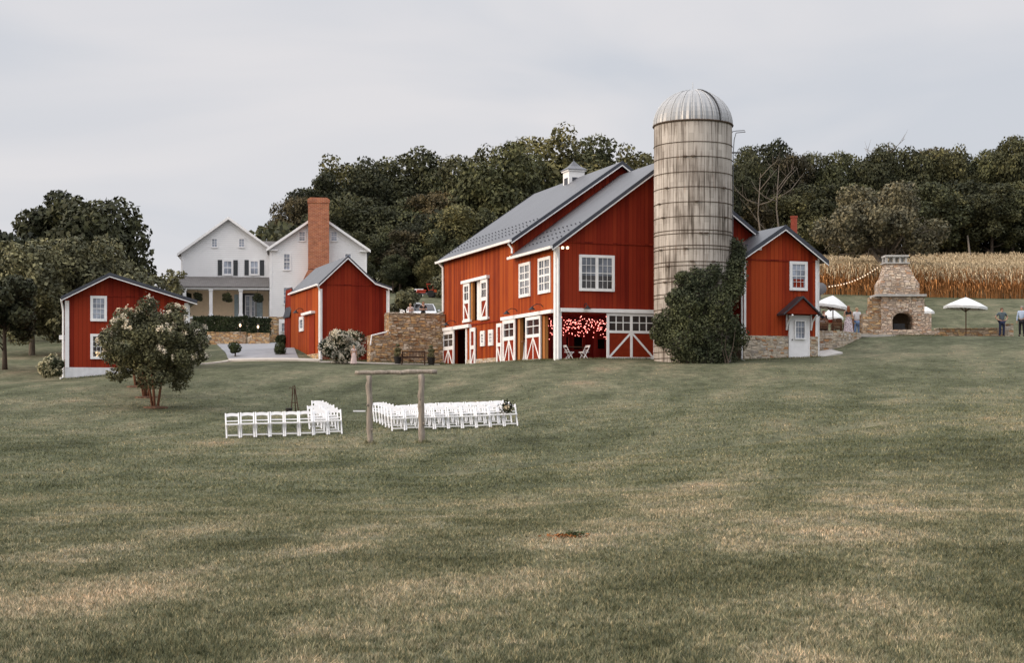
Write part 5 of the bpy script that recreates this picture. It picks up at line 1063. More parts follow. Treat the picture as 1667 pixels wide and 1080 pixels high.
# ------------------------------------------------------------------ IVY on the silo
rng = np.random.default_rng(5); lb = []
for px, py, r, dd in ((1120, 560, 38, .4), (1085, 530, 26, .3), (1077, 546, 18, .3), (1150, 540, 36, .6), (1105, 505, 24, .3), (1112, 480, 18, .2), (1135, 490, 30, .3), (1122, 462, 16, .1), (1140, 455, 22, .2), (1165, 500, 34, .5), (1180, 470, 24, .2), (1186, 440, 26, .2), (1190, 422, 22, .2), (1194, 406, 17, .2), (1184, 460, 26, .3), (1185, 550, 26, .3), (1175, 575, 18, .5), (1135, 580, 14, .6), (1108, 452, 9, 0), (1160, 450, 16, .1), (1078, 555, 14, .2), (1092, 487, 10, 0), (1155, 574, 20, .6)):
    Y = 79.4 - math.sqrt(max(.05, Rs ** 2 - ((px - 1128) * 79.4 / FPX) ** 2)) - dd * .35; p = W(px, py, Y); rr_ = r * Y / FPX
    for k in range(13): lb.append((np.array(p) + rng.normal(0, rr_ * .40, 3) * [1, .35, 1], np.array([rr_ * .42, rr_ * .25 + .12, rr_ * .40]) * rng.uniform(.6, 1.3)))
ivy_base = (sc_.x + .3, 79.4 - Rs - .2, tz(sc_.x + .3, 77.3)); ivy = thing('climbing_ivy', ivy_base, 'mass of dark ivy climbing the lower half of the silo', 'climbing plant')
quads_obj('foliage', scatter(rng, lb, 110000, .07, flat=.8, inner=.2, up=-.2, shell=(.55, 1.55)), 'leafv', ivy)
m = MB()
for k in range(9):
    x = ivy_base[0] + rng.uniform(-1, 1.4); y = ivy_base[1] - .15; m.tube([(x, y, ivy_base[2] - .1), (x + rng.uniform(-.2, .3), y + .1, ivy_base[2] + .7), (x + rng.uniform(-.5, .6), y + .15, ivy_base[2] + 1.8)], [.035, .025, .01], 5)
m.build('stems', 'bark', ivy)
# ------------------------------------------------------------------ PATIO, FIREPLACE, UMBRELLAS
zp_ = 3.93
m = MB(); pts = [g(1334, 85.0), g(1372, 85.4), g(1402, 88.0), g(1500, 90.0), g(1634, 92.2), g(1640, 99), g(1330, 99)]
m.prism([(x, y, zp_ - .16) for x, y in pts], (0, 0, .16)); o = m.build('patio', 'path'); tag(o, 'flagstone patio around the outdoor fireplace', 'patio', kind='structure')
t = thing('terrace_wall', (*g(1334, 84.8), 2.2), 'curved low stone wall holding up the patio beside the annex', 'wall'); m = MB()
q = [Vector((*g(px, Y), 0)) for px, Y in ((1332, 84.7), (1352, 84.7), (1372, 85.1), (1388, 86.2), (1402, 87.4))]
for a, b in zip(q, q[1:]): d_ = (b - a).normalized(); nn = Vector((d_.y, -d_.x, 0)); m.prism([Vector((p.x, p.y, 1.6)) for p in (a, b, b - nn * .4, a - nn * .4)], (0, 0, zp_ + .02 - 1.6))
m.build('masonry', 'stone2', t)
m = MB(); m.prism([(*g(1333, 82.0), 2.35), (*g(1372, 82.8), 2.62), (*g(1352, 84.6), 2.85), (*g(1333, 84.6), 2.75)], (0, 0, .12)); o = m.build('concrete_ramp', 'conc'); tag(o, 'small pale concrete slab beside the annex corner', 'slab', kind='structure')
FY = 90.0; FF = Wall(((1467 - CX) * FY / FPX, FY), (1, 0), (0, -1)); fz0 = zp_ - .35
fp = thing('stone_fireplace', (FF.o.x, FY, fz0), 'tall outdoor stone fireplace with arched firebox and capped chimney', 'fireplace')
def fs(px): return FF.s_(px)
def fz(py): return FF.z_(1467, py)
m = MB(); FF.slab(m, fs(1435), fs(1505), lambda s: fz(482), fz0, [(fs(1453), fs(1487), fz(537), fz(509.3))], 1.5); m.build('lower_body', 'stone3', fp)
m = MB(); a0, a1, zb0, zb1 = fs(1453), fs(1487), fz(515), fz(509)   # arch infill corners
N_ = 10
for sgn in (0, 1):
    P = []
    xc = (a0 + a1) / 2; rx = (a1 - a0) / 2
    for i in range(N_ + 1): th = math.pi / 2 * i / N_; x = xc - rx * math.cos(th) * (1 if sgn == 0 else -1); P.append((x, zb0 - .25 + (zb1 - zb0 + .25) * math.sin(th)))
    x_ = a0 if sgn == 0 else a1; poly = P + [(xc, zb0 + .02), (x_, zb0 + .02)]
    m.prism([FF.pt(x, z, -.004) for x, z in P] + [FF.pt(xc, zb1 + .02, -.004), FF.pt(x_, zb1 + .02, -.004)], (0, .7, 0))
m.build('arch', 'stone3', fp)
m = MB(); 
for i in range(11):
    th = math.pi * (i + .5) / 11; c = (xc + (rx + .13) * math.cos(th), zb0 - .22 + (zb1 - zb0 + .40) * math.sin(th)); FF.bar(m, (c[0] - .09 * math.cos(th), c[1] - .12 * math.sin(th)), (c[0] + .09 * math.cos(th), c[1] + .12 * math.sin(th)), .13, .0, .05)
m.build('arch_stones', 'stone3', fp)
m = MB(); FF.box(m, a0 - .1, a1 + .1, fz(538), fz(505), -1.25, -1.2); FF.box(m, a0 + .02, a1 - .02, fz(541), fz(537.2), -1.2, -.02); m.build('firebox', 'soot', fp)
m = MB(); FF.box(m, fs(1456), fs(1474), fz(537), fz(527), -.75, -.15)
for k in range(4): m.tube([FF.pt(fs(1457 + k), fz(534 - k * 2.2), -.2 - .12 * k), FF.pt(fs(1476 - k), fz(535 - k * 2), -.3 - .1 * k)], .07, 7)
m.build('burnt_logs', 'black', fp)
m = MB(); FF.box(m, fs(1425), fs(1507), fz(483), fz(479.5), -1.5, .22); m.build('mantel', 'conc', fp)
m = MB(); FF.box(m, fs(1432), fs(1496), fz(479.5), fz(462), -1.3, .10); zA, zB_, zC = fz(462), fz(452), fz(431)
def frust(zlo, zhi, l0, l1, h0, h1, d0, d1, e0, e1):
    v = [FF.pt(l0, zlo, d0), FF.pt(l1, zlo, d0), FF.pt(l1, zlo, -d1), FF.pt(l0, zlo, -d1), FF.pt(h0, zhi, e0), FF.pt(h1, zhi, e0), FF.pt(h1, zhi, -e1), FF.pt(h0, zhi, -e1)]
    m.add(v, [(0, 1, 2, 3), (7, 6, 5, 4), (0, 4, 5, 1), (1, 5, 6, 2), (2, 6, 7, 3), (3, 7, 4, 0)])
frust(zA, zB_, fs(1432), fs(1496), fs(1438), fs(1489), .10, 1.3, .04, 1.2); frust(zB_, zC, fs(1438), fs(1489), fs(1443), fs(1479), .04, 1.2, -.12, 1.0); FF.box(m, fs(1443), fs(1479), zC, fz(428), -1.0, -.12); m.build('chimney_breast', 'stone3', fp)
m = MB(); FF.box(m, fs(1440), fs(1482), fz(429), fz(427), -1.05, -.06)
for px in (1444, 1456, 1466, 1475.5):
    for dd in (-.2, -.95): FF.box(m, fs(px) - .05, fs(px) + .07, fz(427), fz(418), dd - .08, dd + .08)
FF.box(m, fs(1442), fs(1480), fz(418), fz(415), -1.08, -.04); m.build('chimney_cap', 'conc', fp)
m = MB(); FF.box(m, fs(1405), fs(1434.8), fz0, fz(511), -.9, -.1); FF.box(m, fs(1417), fs(1434.8), fz(511), fz(484), -.8, -.2); m.build('side_wing', 'stone', fp)
m = MB(); FF.box(m, fs(1505.2), fs(1517), fz0, fz(511), -.9, -.1); m.build('side_wing', 'stone3', fp)
m = MB(); FF.box(m, fs(1430), fs(1524), fz0, fz(539.5), .0, .75); m.build('hearth', 'stone3', fp)
stone_wall('seat_wall', 1524, 1632, 536, 93.5, 'stone', 'long low orange stone wall running right of the fireplace', .5, zp_ - .3); stone_wall('end_pillar', 1637, 1650, 529, 93.0, 'stone2', 'squat stone pillar ending the low wall at the right', .6, zp_ - .4)

def umbrella(px, ytop, yrim, halfpx, Y, label, tilt=0, base=None, pole_mat='wood'):
    x = (px - CX) * Y / FPX; zt_ = (YH - ytop) * Y / FPX; zr = (YH - yrim) * Y / FPX; r = halfpx * Y / FPX; zb_ = base or zp_
    t = thing('patio_umbrella', (x, Y, zb_), label, 'umbrella', 'white patio umbrellas'); n = 8; m = MB(); T = Matrix.Translation((x, Y, zt_)) @ Matrix.Rotation(tilt, 4, 'Y')
    H = zr - zt_; v = [T @ Vector((0, 0, 0))]; ang_ = [2 * math.pi * (i + .5) / n for i in range(n)]
    for k, (f, sg) in enumerate(((.33, .28), (.68, .62), (1.0, 1.0))):
        for i in range(n):
            v.append(T @ Vector((r * f * math.cos(ang_[i]), r * f * math.sin(ang_[i]), H * sg)))
            a = (ang_[i] + math.pi / n); q = r * f * math.cos(math.pi / n) * .985; v.append(T @ Vector((q * math.cos(a), q * math.sin(a), H * sg + .03 * f)))
    for i in range(n * 2): a = ang_[0] + math.pi * i / n; v.append(T @ Vector((r * (1 if i % 2 == 0 else math.cos(math.pi / n) * .985) * math.cos(a), r * (1 if i % 2 == 0 else math.cos(math.pi / n) * .985) * math.sin(a), H - .13)))
    w2 = 2 * n; f_ = [(0, 1 + i, 1 + (i + 1) % w2) for i in range(w2)] + [(1 + k * w2 + i, 1 + (k + 1) * w2 + i, 1 + (k + 1) * w2 + (i + 1) % w2, 1 + k * w2 + (i + 1) % w2) for k in range(3) for i in range(w2)]
    m.add(v, f_); m.build('canopy', 'canvas', t)
    m = MB(); m.tube([(x, Y, zb_), (x, Y, zt_ - .3), T @ Vector((0, 0, .08))], .032, 8); m.build('pole', pole_mat, t)
    for i in range(n): m = MB(); m.tube([T @ Vector((0, 0, H * .9 - .35)), T @ Vector((r * .55 * math.cos(ang_[i]), r * .55 * math.sin(ang_[i]), H * .62))], .014, 4); m.build('rib', 'wood', t)
    m = MB(); m.lathe((x, Y, zb_), [(.0, .09), (.06, .09), (.28, .03), (.28, .0)], 14); m.build('base', 'black', t); return t
umbrella(1356, 481, 499, 29, 91, 'tilted white umbrella between annex and fireplace, over the dining table', R(9))
umbrella(1353, 502, 518, 20, 98, 'lower white umbrella behind the tilted one', 0, 4.0)
umbrella(1507, 499, 508, 14, 100, 'white umbrella mostly hidden behind the fireplace', 0, 4.0)
umbrella(1572.5, 484, 500, 35, 92.5, 'open white umbrella standing alone right of the fireplace', R(3))
# dining table and chairs
tx, ty = g(1356, 91.3); t = thing('dining_table', (tx, ty, zp_), 'long patio dining table with pale top under the umbrella', 'table'); m = MB(); m.box((tx, ty, zp_ + .73), (2.4, .9, .05)); m.build('tabletop', 'woodl', t)
for a in (-1, 1):
    for b_ in (-1, 1): m = MB(); m.box((tx + a * 1.1, ty + b_ * .36, zp_ + .35), (.07, .07, .7)); m.build('leg', 'wood', t)
for i, (dx, dy, c_, h_, nm) in enumerate(((-.6, -.1, 'cwhite', .16, 'white bowl'), (-.1, .1, 'tred', .22, 'red drinks cooler'), (.35, 0, 'cblack', .28, 'dark bottle cluster'), (.8, .12, 'cwhite', .14, 'white plate stack'))):
    m = MB(); m.lathe((tx + dx, ty + dy, zp_ + .755), [(0, 0), (.12, 0), (.17, h_ * .7), (.13, h_), (0, h_)], 12); o = m.build('tableware', c_); tag(o, '%s standing on the patio dining table' % nm, 'tableware')
def patio_chair(x, y, rz, label, first=[None]):
    if first[0] is None:
        t = thing('patio_chair', (0, 0, 0), label, 'chair', 'brown patio chairs'); m = MB(); m.box((0, 0, .44), (.5, .48, .05)); m.build('seat', 'wood', t)
        m = MB(); m.box((0, .24, .92), (.5, .035, .08)); m.box((0, .24, .55), (.5, .035, .05))
        for k in range(7): m.box((-.21 + k * .07, .24, .73), (.04, .02, .34))
        m.build('backrest', 'wood', t)
        for a in (-1, 1):
            for b_, hh in ((-1, .62), (1, .95)): m = MB(); m.box((a * .23, b_ * .22, hh / 2), (.045, .045, hh)); m.build('leg', 'wood', t)
            m = MB(); m.box((a * .24, 0, .63), (.06, .5, .03)); m.build('armrest', 'wood', t)
        first[0] = t; t.location = (x, y, zp_); t.rotation_euler = (0, 0, rz); return t
    return copy_tree(first[0], None, (x, y, zp_), rz, None, label)
patio_chair(tx - .75, ty - .85, math.pi + .1, 'brown slatted patio chair at the near left of the dining table'); patio_chair(tx + .05, ty - .8, math.pi - .1, 'brown slatted patio chair at the near middle of the dining table')
patio_chair(tx + .75, ty - .75, math.pi, 'brown slatted patio chair at the near right of the dining table'); patio_chair(tx - .5, ty + .85, 0, 'brown slatted patio chair at the far left of the dining table'); patio_chair(tx + .5, ty + .85, 0, 'brown slatted patio chair at the far right of the dining table')
# strand of bulbs from the annex to the willow
a, b = W(1345, 466, 86), W(1432, 432, 100); stg = thing('string_lights', tuple(a), 'strand of small white bulbs sagging from the annex toward the willow', 'string lights'); pts = [a.lerp(b, i / 20) - Vector((0, 0, .9 * math.sin(math.pi * i / 20) * .3)) for i in range(21)]
m = MB(); m.tube(pts, .008, 4); m.build('wire', 'black', stg)
for i in range(1, 20): m = MB(); m.ball(pts[i] - Vector((0, 0, .06)), .035, 6); m.build('light_bulb', 'bulbw', stg)
m = MB(); c = W(1336, 470, 95); m.lathe((0, 0, 0), [(0, .08), (.2, .05), (.36, 0), (.36, -.02), (.2, .03), (0, .06)], 18); m.v = [(c.x + v[0], c.y - v[2], c.z + v[1]) for v in m.v]; m.tube([(c.x, c.y, c.z), (c.x, c.y + .2, c.z - .4), (c.x, c.y + .2, tz(c.x, c.y + .2))], .04, 6); o = m.build('satellite_dish', 'tgrey'); tag(o, 'grey dish on a post just right of the annex wall', 'dish')

# ------------------------------------------------------------------ PEOPLE
def skin_mesh(name, verts, edges, radii, mat, parent, sub=1, extra=None, root=0):
    me = bpy.data.meshes.new('tmp'); me.from_pydata(verts, edges, []); o = bpy.data.objects.new('tmp', me); COL.objects.link(o)
    md = o.modifiers.new('s', 'SKIN'); sv = me.skin_vertices[0].data if me.skin_vertices else None
    if sv is None:
        import bmesh
        bm = bmesh.new(); bm.from_mesh(me); bm.verts.layers.skin.verify(); bm.to_mesh(me); bm.free(); sv = me.skin_vertices[0].data
    for i, r_ in enumerate(radii): sv[i].radius = r_ if hasattr(r_, '__len__') else (r_, r_); sv[i].use_root = (i == root)
    if sub: o.modifiers.new('u', 'SUBSURF').levels = sub; o.modifiers['u'].render_levels = sub
    dg = bpy.context.evaluated_depsgraph_get(); m2 = bpy.data.meshes.new_from_object(o.evaluated_get(dg)); bpy.data.objects.remove(o)
    mb = MB(); mb.add([tuple(v.co) for v in m2.vertices], [tuple(p.vertices) for p in m2.polygons])
    if extra: mb.add(extra.v, extra.f)
    return mb
def person(loc, rz, H, label, top='cwhite', bottom='cnavy', hair='hairb', arms='down', dress=None, sleeve=.5, longhair=False, group=None, hold=None):
    t = thing('person', loc, label, 'person', group); s = H / 1.75; Mx = Matrix.Translation(loc) @ Matrix.Rotation(rz, 4, 'Z') @ Matrix.Scale(s, 4)
    J = dict(pel=(0, 0, .93), wa=(0, 0, 1.08), ch=(0, -.01, 1.30), nk=(0, 0, 1.46), nk2=(0, -.01, 1.53), hd=(0, -.015, 1.60), cr=(0, 0, 1.69))
    for a, sg in (('L', -1), ('R', 1)):
        J[a + 'hip'] = (sg * .09, 0, .88); J[a + 'kn'] = (sg * .11, -.02, .48); J[a + 'an'] = (sg * .12, .02, .08); J[a + 'to'] = (sg * .14, -.16, .03)
        J[a + 'sh'] = (sg * .19, 0, 1.41)
        if arms == 'hips': J[a + 'el'] = (sg * .38, .06, 1.17); J[a + 'wr'] = (sg * .20, -.08, .99); J[a + 'ha'] = (sg * .14, -.11, .97)
        elif arms == 'fwd': J[a + 'el'] = (sg * .25, -.02, 1.13); J[a + 'wr'] = (sg * .16, -.25, 1.12); J[a + 'ha'] = (sg * .13, -.32, 1.13)
        else: J[a + 'el'] = (sg * .25, .02, 1.13); J[a + 'wr'] = (sg * .26, -.05, .87); J[a + 'ha'] = (sg * .26, -.07, .79)
    rad = dict(pel=.14, wa=.12, ch=(.15, .12), nk=.06, nk2=.055, hd=(.08, .10), cr=.06, hip=.09, kn=.058, an=.042, to=.035, sh=.058, el=.043, wr=.03, ha=.035)
    names = list(J); E = [('pel', 'wa'), ('wa', 'ch'), ('ch', 'nk'), ('nk', 'nk2'), ('nk2', 'hd'), ('hd', 'cr')]
    for a in 'LR': E += [('pel', a + 'hip'), (a + 'hip', a + 'kn'), (a + 'kn', a + 'an'), (a + 'an', a + 'to'), ('ch', a + 'sh'), (a + 'sh', a + 'el'), (a + 'el', a + 'wr'), (a + 'wr', a + 'ha')]
    def rr_(n): return rad[n] if n in rad else rad[n[1:]]
    ex = MB()
    for a, sg in (('L', -1), ('R', 1)):
        h = Vector(J[a + 'ha']); d_ = (h - Vector(J[a + 'wr'])).normalized()
        for k in range(5):
            side = Vector((0, 1, 0)) if abs(d_.y) < .8 else Vector((1, 0, 0)); o_ = side * (k - 2) * .018; L_ = (.05, .075, .08, .075, .055)[k]
            if k == 0: ex.tube([h - d_ * .02 + o_, h + o_ * 1.6 + d_ * .03], [.011, .008], 5)
            else: ex.tube([h + o_, h + o_ + d_ * L_ * .6, h + o_ + d_ * L_ + Vector((-sg * .015, 0, 0))], [.010, .009, .007], 5)
    ex.tube([(0, -.10, 1.605), (0, -.125, 1.585), (0, -.10, 1.578)], [.008, .014, .008], 5)
    for sg in (-1, 1): ex.ball((sg * .088, 0, 1.60), (.012, .02, .03), 5)
    def go(mb, name, mat, par=t):
        mb.v = [tuple(Mx @ Vector(v)) for v in mb.v]; return mb.build(name, mat, par, True, uvs=False)
    idx = {n: i for i, n in enumerate(names)}
    body = go(skin_mesh('b', [J[n] for n in names], [(idx[a], idx[b_]) for a, b_ in E], [rr_(n) for n in names], 'skin', t, 1, ex), 'body', 'skin')
    def sub(nl, mat, name, grow, tweak={}):
        el = [(nl.index(a), nl.index(b_)) for a, b_ in E if a in nl and b_ in nl]; P_ = [tweak.get(n, J[n]) for n in nl]
        rs_ = [tuple(x + grow for x in (rr_(n) if hasattr(rr_(n), '__len__') else (rr_(n), rr_(n)))) for n in nl]
        return go(skin_mesh('c', P_, el, rs_, mat, t, 1), name, mat)
    sleeves = ['Lsh', 'Lel', 'Rsh', 'Rel'] + (['Lwr', 'Rwr'] if sleeve > .8 else [])
    tw = {}
    if sleeve <= .6:
        for a in 'LR': tw[a + 'el'] = tuple(Vector(J[a + 'sh']).lerp(Vector(J[a + 'el']), .7))
    if dress is None:
        sub(['pel', 'wa', 'ch', 'nk'] + sleeves, top, 'shirt', .016, tw); sub(['pel', 'Lhip', 'Lkn', 'Lan', 'Rhip', 'Rkn', 'Ran'], bottom, 'trousers', .018)
        m = MB()
        for sg in (-1, 1): m.ball((sg * .13, -.06, .045), (.05, .13, .05), 7)
        go(m, 'shoes', 'cblack')
    else:
        sub(['wa', 'ch', 'Lsh', 'Rsh'] if sleeve < .2 else ['wa', 'ch', 'nk'] + sleeves, top, 'bodice', .012, tw)
        m = MB(); pr_ = [(.135, 1.10), (.16, .98), (.20, .88), (.24, .6), (.27, .35), (.31, dress)]; n0 = 28; vs_ = []; fs2 = []
        for r, z in pr_:
            for i in range(n0): a = 2 * math.pi * i / n0; q = r * (1 + .06 * math.sin(a * 7) * (1.2 - z)); vs_.append((q * math.cos(a), q * .8 * math.sin(a), z))
        for k in range(len(pr_) - 1):
            for i in range(n0): fs2.append((k * n0 + i, k * n0 + (i + 1) % n0, (k + 1) * n0 + (i + 1) % n0, (k + 1) * n0 + i))
        m.add(vs_, fs2); go(m, 'skirt', bottom)
    m = MB(); m.ball((0, .012, 1.635), (.092, .108, .10), 10); m.v = [v for v in m.v]
    if longhair: m.ball((0, .06, 1.50), (.10, .06, .20), 8)
    hb = [(v[0], max(v[1], -.055) if v[2] < 1.66 else v[1], v[2]) for v in m.v]; m.v = hb; go(m, 'hair', hair)
    return t
def at(px, Y): return ((px - CX) * Y / FPX, Y)
x, y = at(1631, 92.6); person((x, y, zp_), 0.1, 1.74, 'man in slate tee shirt and navy trousers, hands on hips, by the pillar', 'cgrey', 'cnavy', 'hairb', 'hips')
x, y = at(1663.5, 91.5); person((x, y, tz(x, y)), -.6, 1.76, 'man in pale blue long-sleeved shirt and black trousers at the right edge', 'cblue', 'cblack', 'hairg', 'down', sleeve=1)
x, y = at(1381, 89.6); person((x, y, zp_), math.pi, 1.66, 'woman with long auburn hair, black top and patterned skirt, on the patio', 'cblack', 'cpat', 'hairr', 'fwd', dress=.12, sleeve=.1, longhair=True)
x, y = at(1395, 93.2); person((x, y, zp_), .3, 1.80, 'man in white shirt and blue jeans standing behind the woman', 'cwhite', 'cjean', 'hairl', 'down')
x, y = at(1412, 94.4); person((x, y, zp_), -.5, 1.74, 'man in white shirt partly hidden by the fireplace side wing', 'cwhite', 'cjean', 'hairb', 'fwd')
x, y = at(1341, 94.2); person((x, y, zp_), .5, 1.68, 'woman in dark dress beyond the dining table by the annex', 'cblack', 'cblack', 'hairb', 'down', dress=.3)
x, y = at(576, 90.8); person((x, y, tz(x, y)), .5, 1.12, 'small girl in a long pale dress beside the hydrangea', 'cpink', 'cpink', 'hairl', 'down', dress=.1)
x, y = at(689, 106); person((x, y, tz(x, y)), .1, 1.58, 'red-haired woman in black standing in front of the white car', 'cblack', 'cblack', 'hairr', 'fwd', dress=.2, longhair=True)
x, y = at(668, 107); person((x, y, tz(x, y)), -.3, 1.50, 'woman in blush dress standing left of the red-haired woman', 'cpink', 'cpink', 'hairl', 'fwd', dress=.2)
x, y = at(854, 85.3); person((x, y, 2.27), 0, 1.72, 'woman in white just inside the barn side door', 'cblack', 'cwhite', 'hairb', 'fwd', dress=.1)

# ------------------------------------------------------------------ VEHICLES
def suv(px, Y, rz, label, mat='car'):
    x = (px - CX) * Y / FPX; z = tz(x, Y); t = thing('parked_car', (x, Y, z), label, 'car', 'white cars parked above the wall'); T = Matrix.Translation((x, Y, z)) @ Matrix.Rotation(rz, 4, 'Z')
    def out(m, n, mt, par=t, **k): m.v = [tuple(T @ Vector(v)) for v in m.v]; return m.build(n, mt, par, **k)
    def loft(secs):                                  # (y, half width bottom, half width top, z0, z1)
        m = MB(); vs_ = []; 
        for (yy, wb, wt, z0, z1) in secs: vs_ += [(-wb, yy, z0), (-wb * 1.0, yy, (z0 + z1) / 2), (-wt, yy, z1), (wt, yy, z1), (wb, yy, (z0 + z1) / 2), (wb, yy, z0)]
        k = 6; fs2 = [tuple(range(5, -1, -1)), tuple((len(secs) - 1) * k + i for i in range(6))]
        for j in range(len(secs) - 1):
            for i in range(6): fs2.append((j * k + i, j * k + (i + 1) % 6, (j + 1) * k + (i + 1) % 6, (j + 1) * k + i))
        m.add(vs_, fs2); return m
    b_ = out(loft([(-2.25, .78, .70, .35, .82), (-2.1, .88, .80, .28, .95), (-1.1, .92, .84, .28, 1.04), (0, .93, .88, .28, 1.06), (1.6, .93, .88, .28, 1.08), (2.2, .88, .84, .32, 1.05)]), 'body', mat, bevel=.04)
    out(loft([(-1.15, .82, .80, 1.02, 1.05), (-.45, .82, .64, 1.02, 1.58), (.4, .82, .67, 1.02, 1.64), (1.5, .82, .66, 1.02, 1.60), (2.1, .80, .74, 1.02, 1.08)]), 'cabin', mat, bevel=.03)
    m = MB(); m.add([(-.72, -1.12, 1.08), (.72, -1.12, 1.08), (.60, -.52, 1.53), (-.60, -.52, 1.53), (-.72, -1.15, 1.10), (.72, -1.15, 1.10), (.60, -.56, 1.55), (-.60, -.56, 1.55)], [(0, 1, 2, 3), (7, 6, 5, 4), (0, 4, 5, 1), (1, 5, 6, 2), (2, 6, 7, 3), (3, 7, 4, 0)]); out(m, 'windscreen', 'paned')
    for sg in (-1, 1):
        m = MB(); m.prism([(sg * .83, -.7, 1.10), (sg * .70, -.35, 1.52), (sg * .71, 1.3, 1.52), (sg * .83, 1.6, 1.10)], (sg * .012, 0, 0)); out(m, 'side_window', 'paned')
        m = MB(); m.box((sg * .62, -2.2, .76), (.30, .10, .14)); out(m, 'headlight', 'panel'); m = MB(); m.box((sg * 1.02, -.75, 1.12), (.18, .10, .14)); out(m, 'wing_mirror', mat)
        for yy in (-1.4, 1.4):
            m = MB(); m.tube([(sg * .72, yy, .35), (sg * .95, yy, .35)], .35, 18); w_ = out(m, 'wheel', 'tyre'); m = MB(); m.tube([(sg * .93, yy, .35), (sg * .965, yy, .35)], .21, 12); out(m, 'rim', 'disc', w_)
        m = MB(); m.tube([(sg * .58, -.3, 1.66), (sg * .58, 1.3, 1.67)], .02, 5); out(m, 'roof_rail', 'black')
    m = MB(); m.box((0, -2.24, .72), (.8, .08, .2)); out(m, 'grille', 'black'); m = MB(); m.box((0, -2.27, .42), (1.5, .12, .14)); out(m, 'bumper', 'tgrey'); return t
suv(690, 113, .10, 'white estate car facing the camera above the stone wall'); suv(668, 121, .35, 'second white car, behind and left of the nearer white car')
TS = .54; tY = 150; x, y = at(697, tY); z = tz(x, y); tr = thing('tractor', (x, y, z), 'small red tractor with roll bar parked on the slope by the wood', 'tractor')
def tb(name, mat, fn, par=tr): m = MB(); fn(m); m.v = [(v[0] * TS + x, v[1] * TS + y, v[2] * TS + z) for v in m.v]; return m.build(name, mat, par)
tb('bonnet', 'tred', lambda m: m.box((-1.2, 0, 1.05), (1.5, .7, .55))); tb('chassis', 'tgrey', lambda m: m.box((-.4, 0, .7), (2.6, .5, .3))); tb('fender', 'tred', lambda m: (m.box((.5, -.6, 1.25), (.9, .3, .08)), m.box((.5, .6, 1.25), (.9, .3, .08))))
tb('seat', 'black', lambda m: (m.box((.4, 0, 1.2), (.45, .45, .12)), m.box((.62, 0, 1.45), (.1, .45, .5)))); tb('roll_bar', 'tred', lambda m: (m.tube([(.2, -.55, .9), (-.2, -.5, 2.2), (.9, -.5, 2.3), (.85, -.55, 1.0)], .06, 6), m.tube([(.2, .55, .9), (-.2, .5, 2.2), (.9, .5, 2.3), (.85, .55, 1.0)], .06, 6), m.box((.35, 0, 2.3), (1.3, 1.2, .08))))
for sg in (-1, 1): tb('wheel', 'tyre', lambda m: m.tube([(.5, sg * .55, .62), (.5, sg * .9, .62)], .62, 16)); tb('wheel', 'tyre', lambda m: m.tube([(-1.5, sg * .5, .4), (-1.5, sg * .75, .4)], .4, 14)); tb('loader_arm', 'tred', lambda m: m.tube([(-.3, sg * .45, 1.2), (-1.6, sg * .45, 1.25), (-2.4, sg * .45, .6)], .08, 6))
tb('loader_bucket', 'tred', lambda m: m.prism([(-2.4, -.8, .2), (-2.5, -.8, .95), (-3.3, -.8, .75), (-3.3, -.8, .2)], (0, 1.6, 0)))
x, y = at(714, tY); z = tz(x, y); tr = thing('farm_implement', (x, y, z), 'orange mower implement right of the tractor', 'implement')
tb('deck', 'torange', lambda m: m.prism([(-.9, -.6, .9), (.9, -.6, .9), (.7, -.6, 1.4), (-.7, -.6, 1.4)], (0, 1.2, 0)), tr); tb('frame', 'tgrey', lambda m: (m.box((0, 0, .7), (2.2, .9, .3)), m.tube([(1.0, 0, .7), (1.6, 0, .5)], .08, 6)), tr)
for sg in (-1, 1): tb('wheel', 'tyre', lambda m: m.tube([(sg * .8, -.7, .4), (sg * .8, -.5, .4)], .4, 12), tr)
x, y = at(678, 152); z = tz(x, y); tr = thing('rail_fence', (x, y, z), 'low white rail on the slope left of the tractor', 'fence')
tb('rail', 'white', lambda m: m.box((0, 0, 1.15), (2.4, .1, .22)), tr)
for k in (-1, 0, 1): tb('post', 'white', lambda m: m.box((k * 1.1, 0, .55), (.1, .08, 1.1)), tr)

# ------------------------------------------------------------------ CEREMONY
r_dir = Vector((.984, .18, 0)); c_dir = Vector((-.18, .984, 0)); FO = Vector((-9.0, 51.5, 0))
ch = thing('folding_chair', (0, 0, 0), 'x', 'chair', 'white folding chairs on the lawn'); m = MB(); m.box((0, -.01, .445), (.40, .38, .035)); m.box((0, -.195, .435), (.42, .03, .05)); m.build('seat', 'white', ch, bevel=.006)
m = MB()
for i in range(6):
    x0_ = -.2 + .4 * i / 6; x1_ = x0_ + .4 / 6; f = lambda x: .775 + .028 * (1 - (x / .2) ** 2); g0 = lambda x: .675 + .03 * (1 - (x / .2) ** 2)
    m.prism([(x0_, .20, g0(x0_)), (x1_, .20, g0(x1_)), (x1_, .225, f(x1_)), (x0_, .225, f(x0_))], (0, .022, 0))
m.box((0, .15, .545), (.38, .02, .035)); m.build('backrest', 'white', ch)
for sg in (-1, 1):
    m = MB(); m.bar((sg * .205, -.20, 0), (sg * .205, .235, .80), .03, .045, (1, 0, 0)); m.build('leg', 'white', ch); m = MB(); m.bar((sg * .175, .22, 0), (sg * .175, -.17, .44), .028, .038, (1, 0, 0)); m.build('leg', 'white', ch)
m = MB(); m.box((0, -.165, .085), (.40, .025, .035)); m.build('stretcher', 'white', ch); m = MB(); m.box((0, .175, .10), (.34, .022, .03)); m.build('stretcher', 'white', ch)
rnd = random.Random(21); firstc = [True]
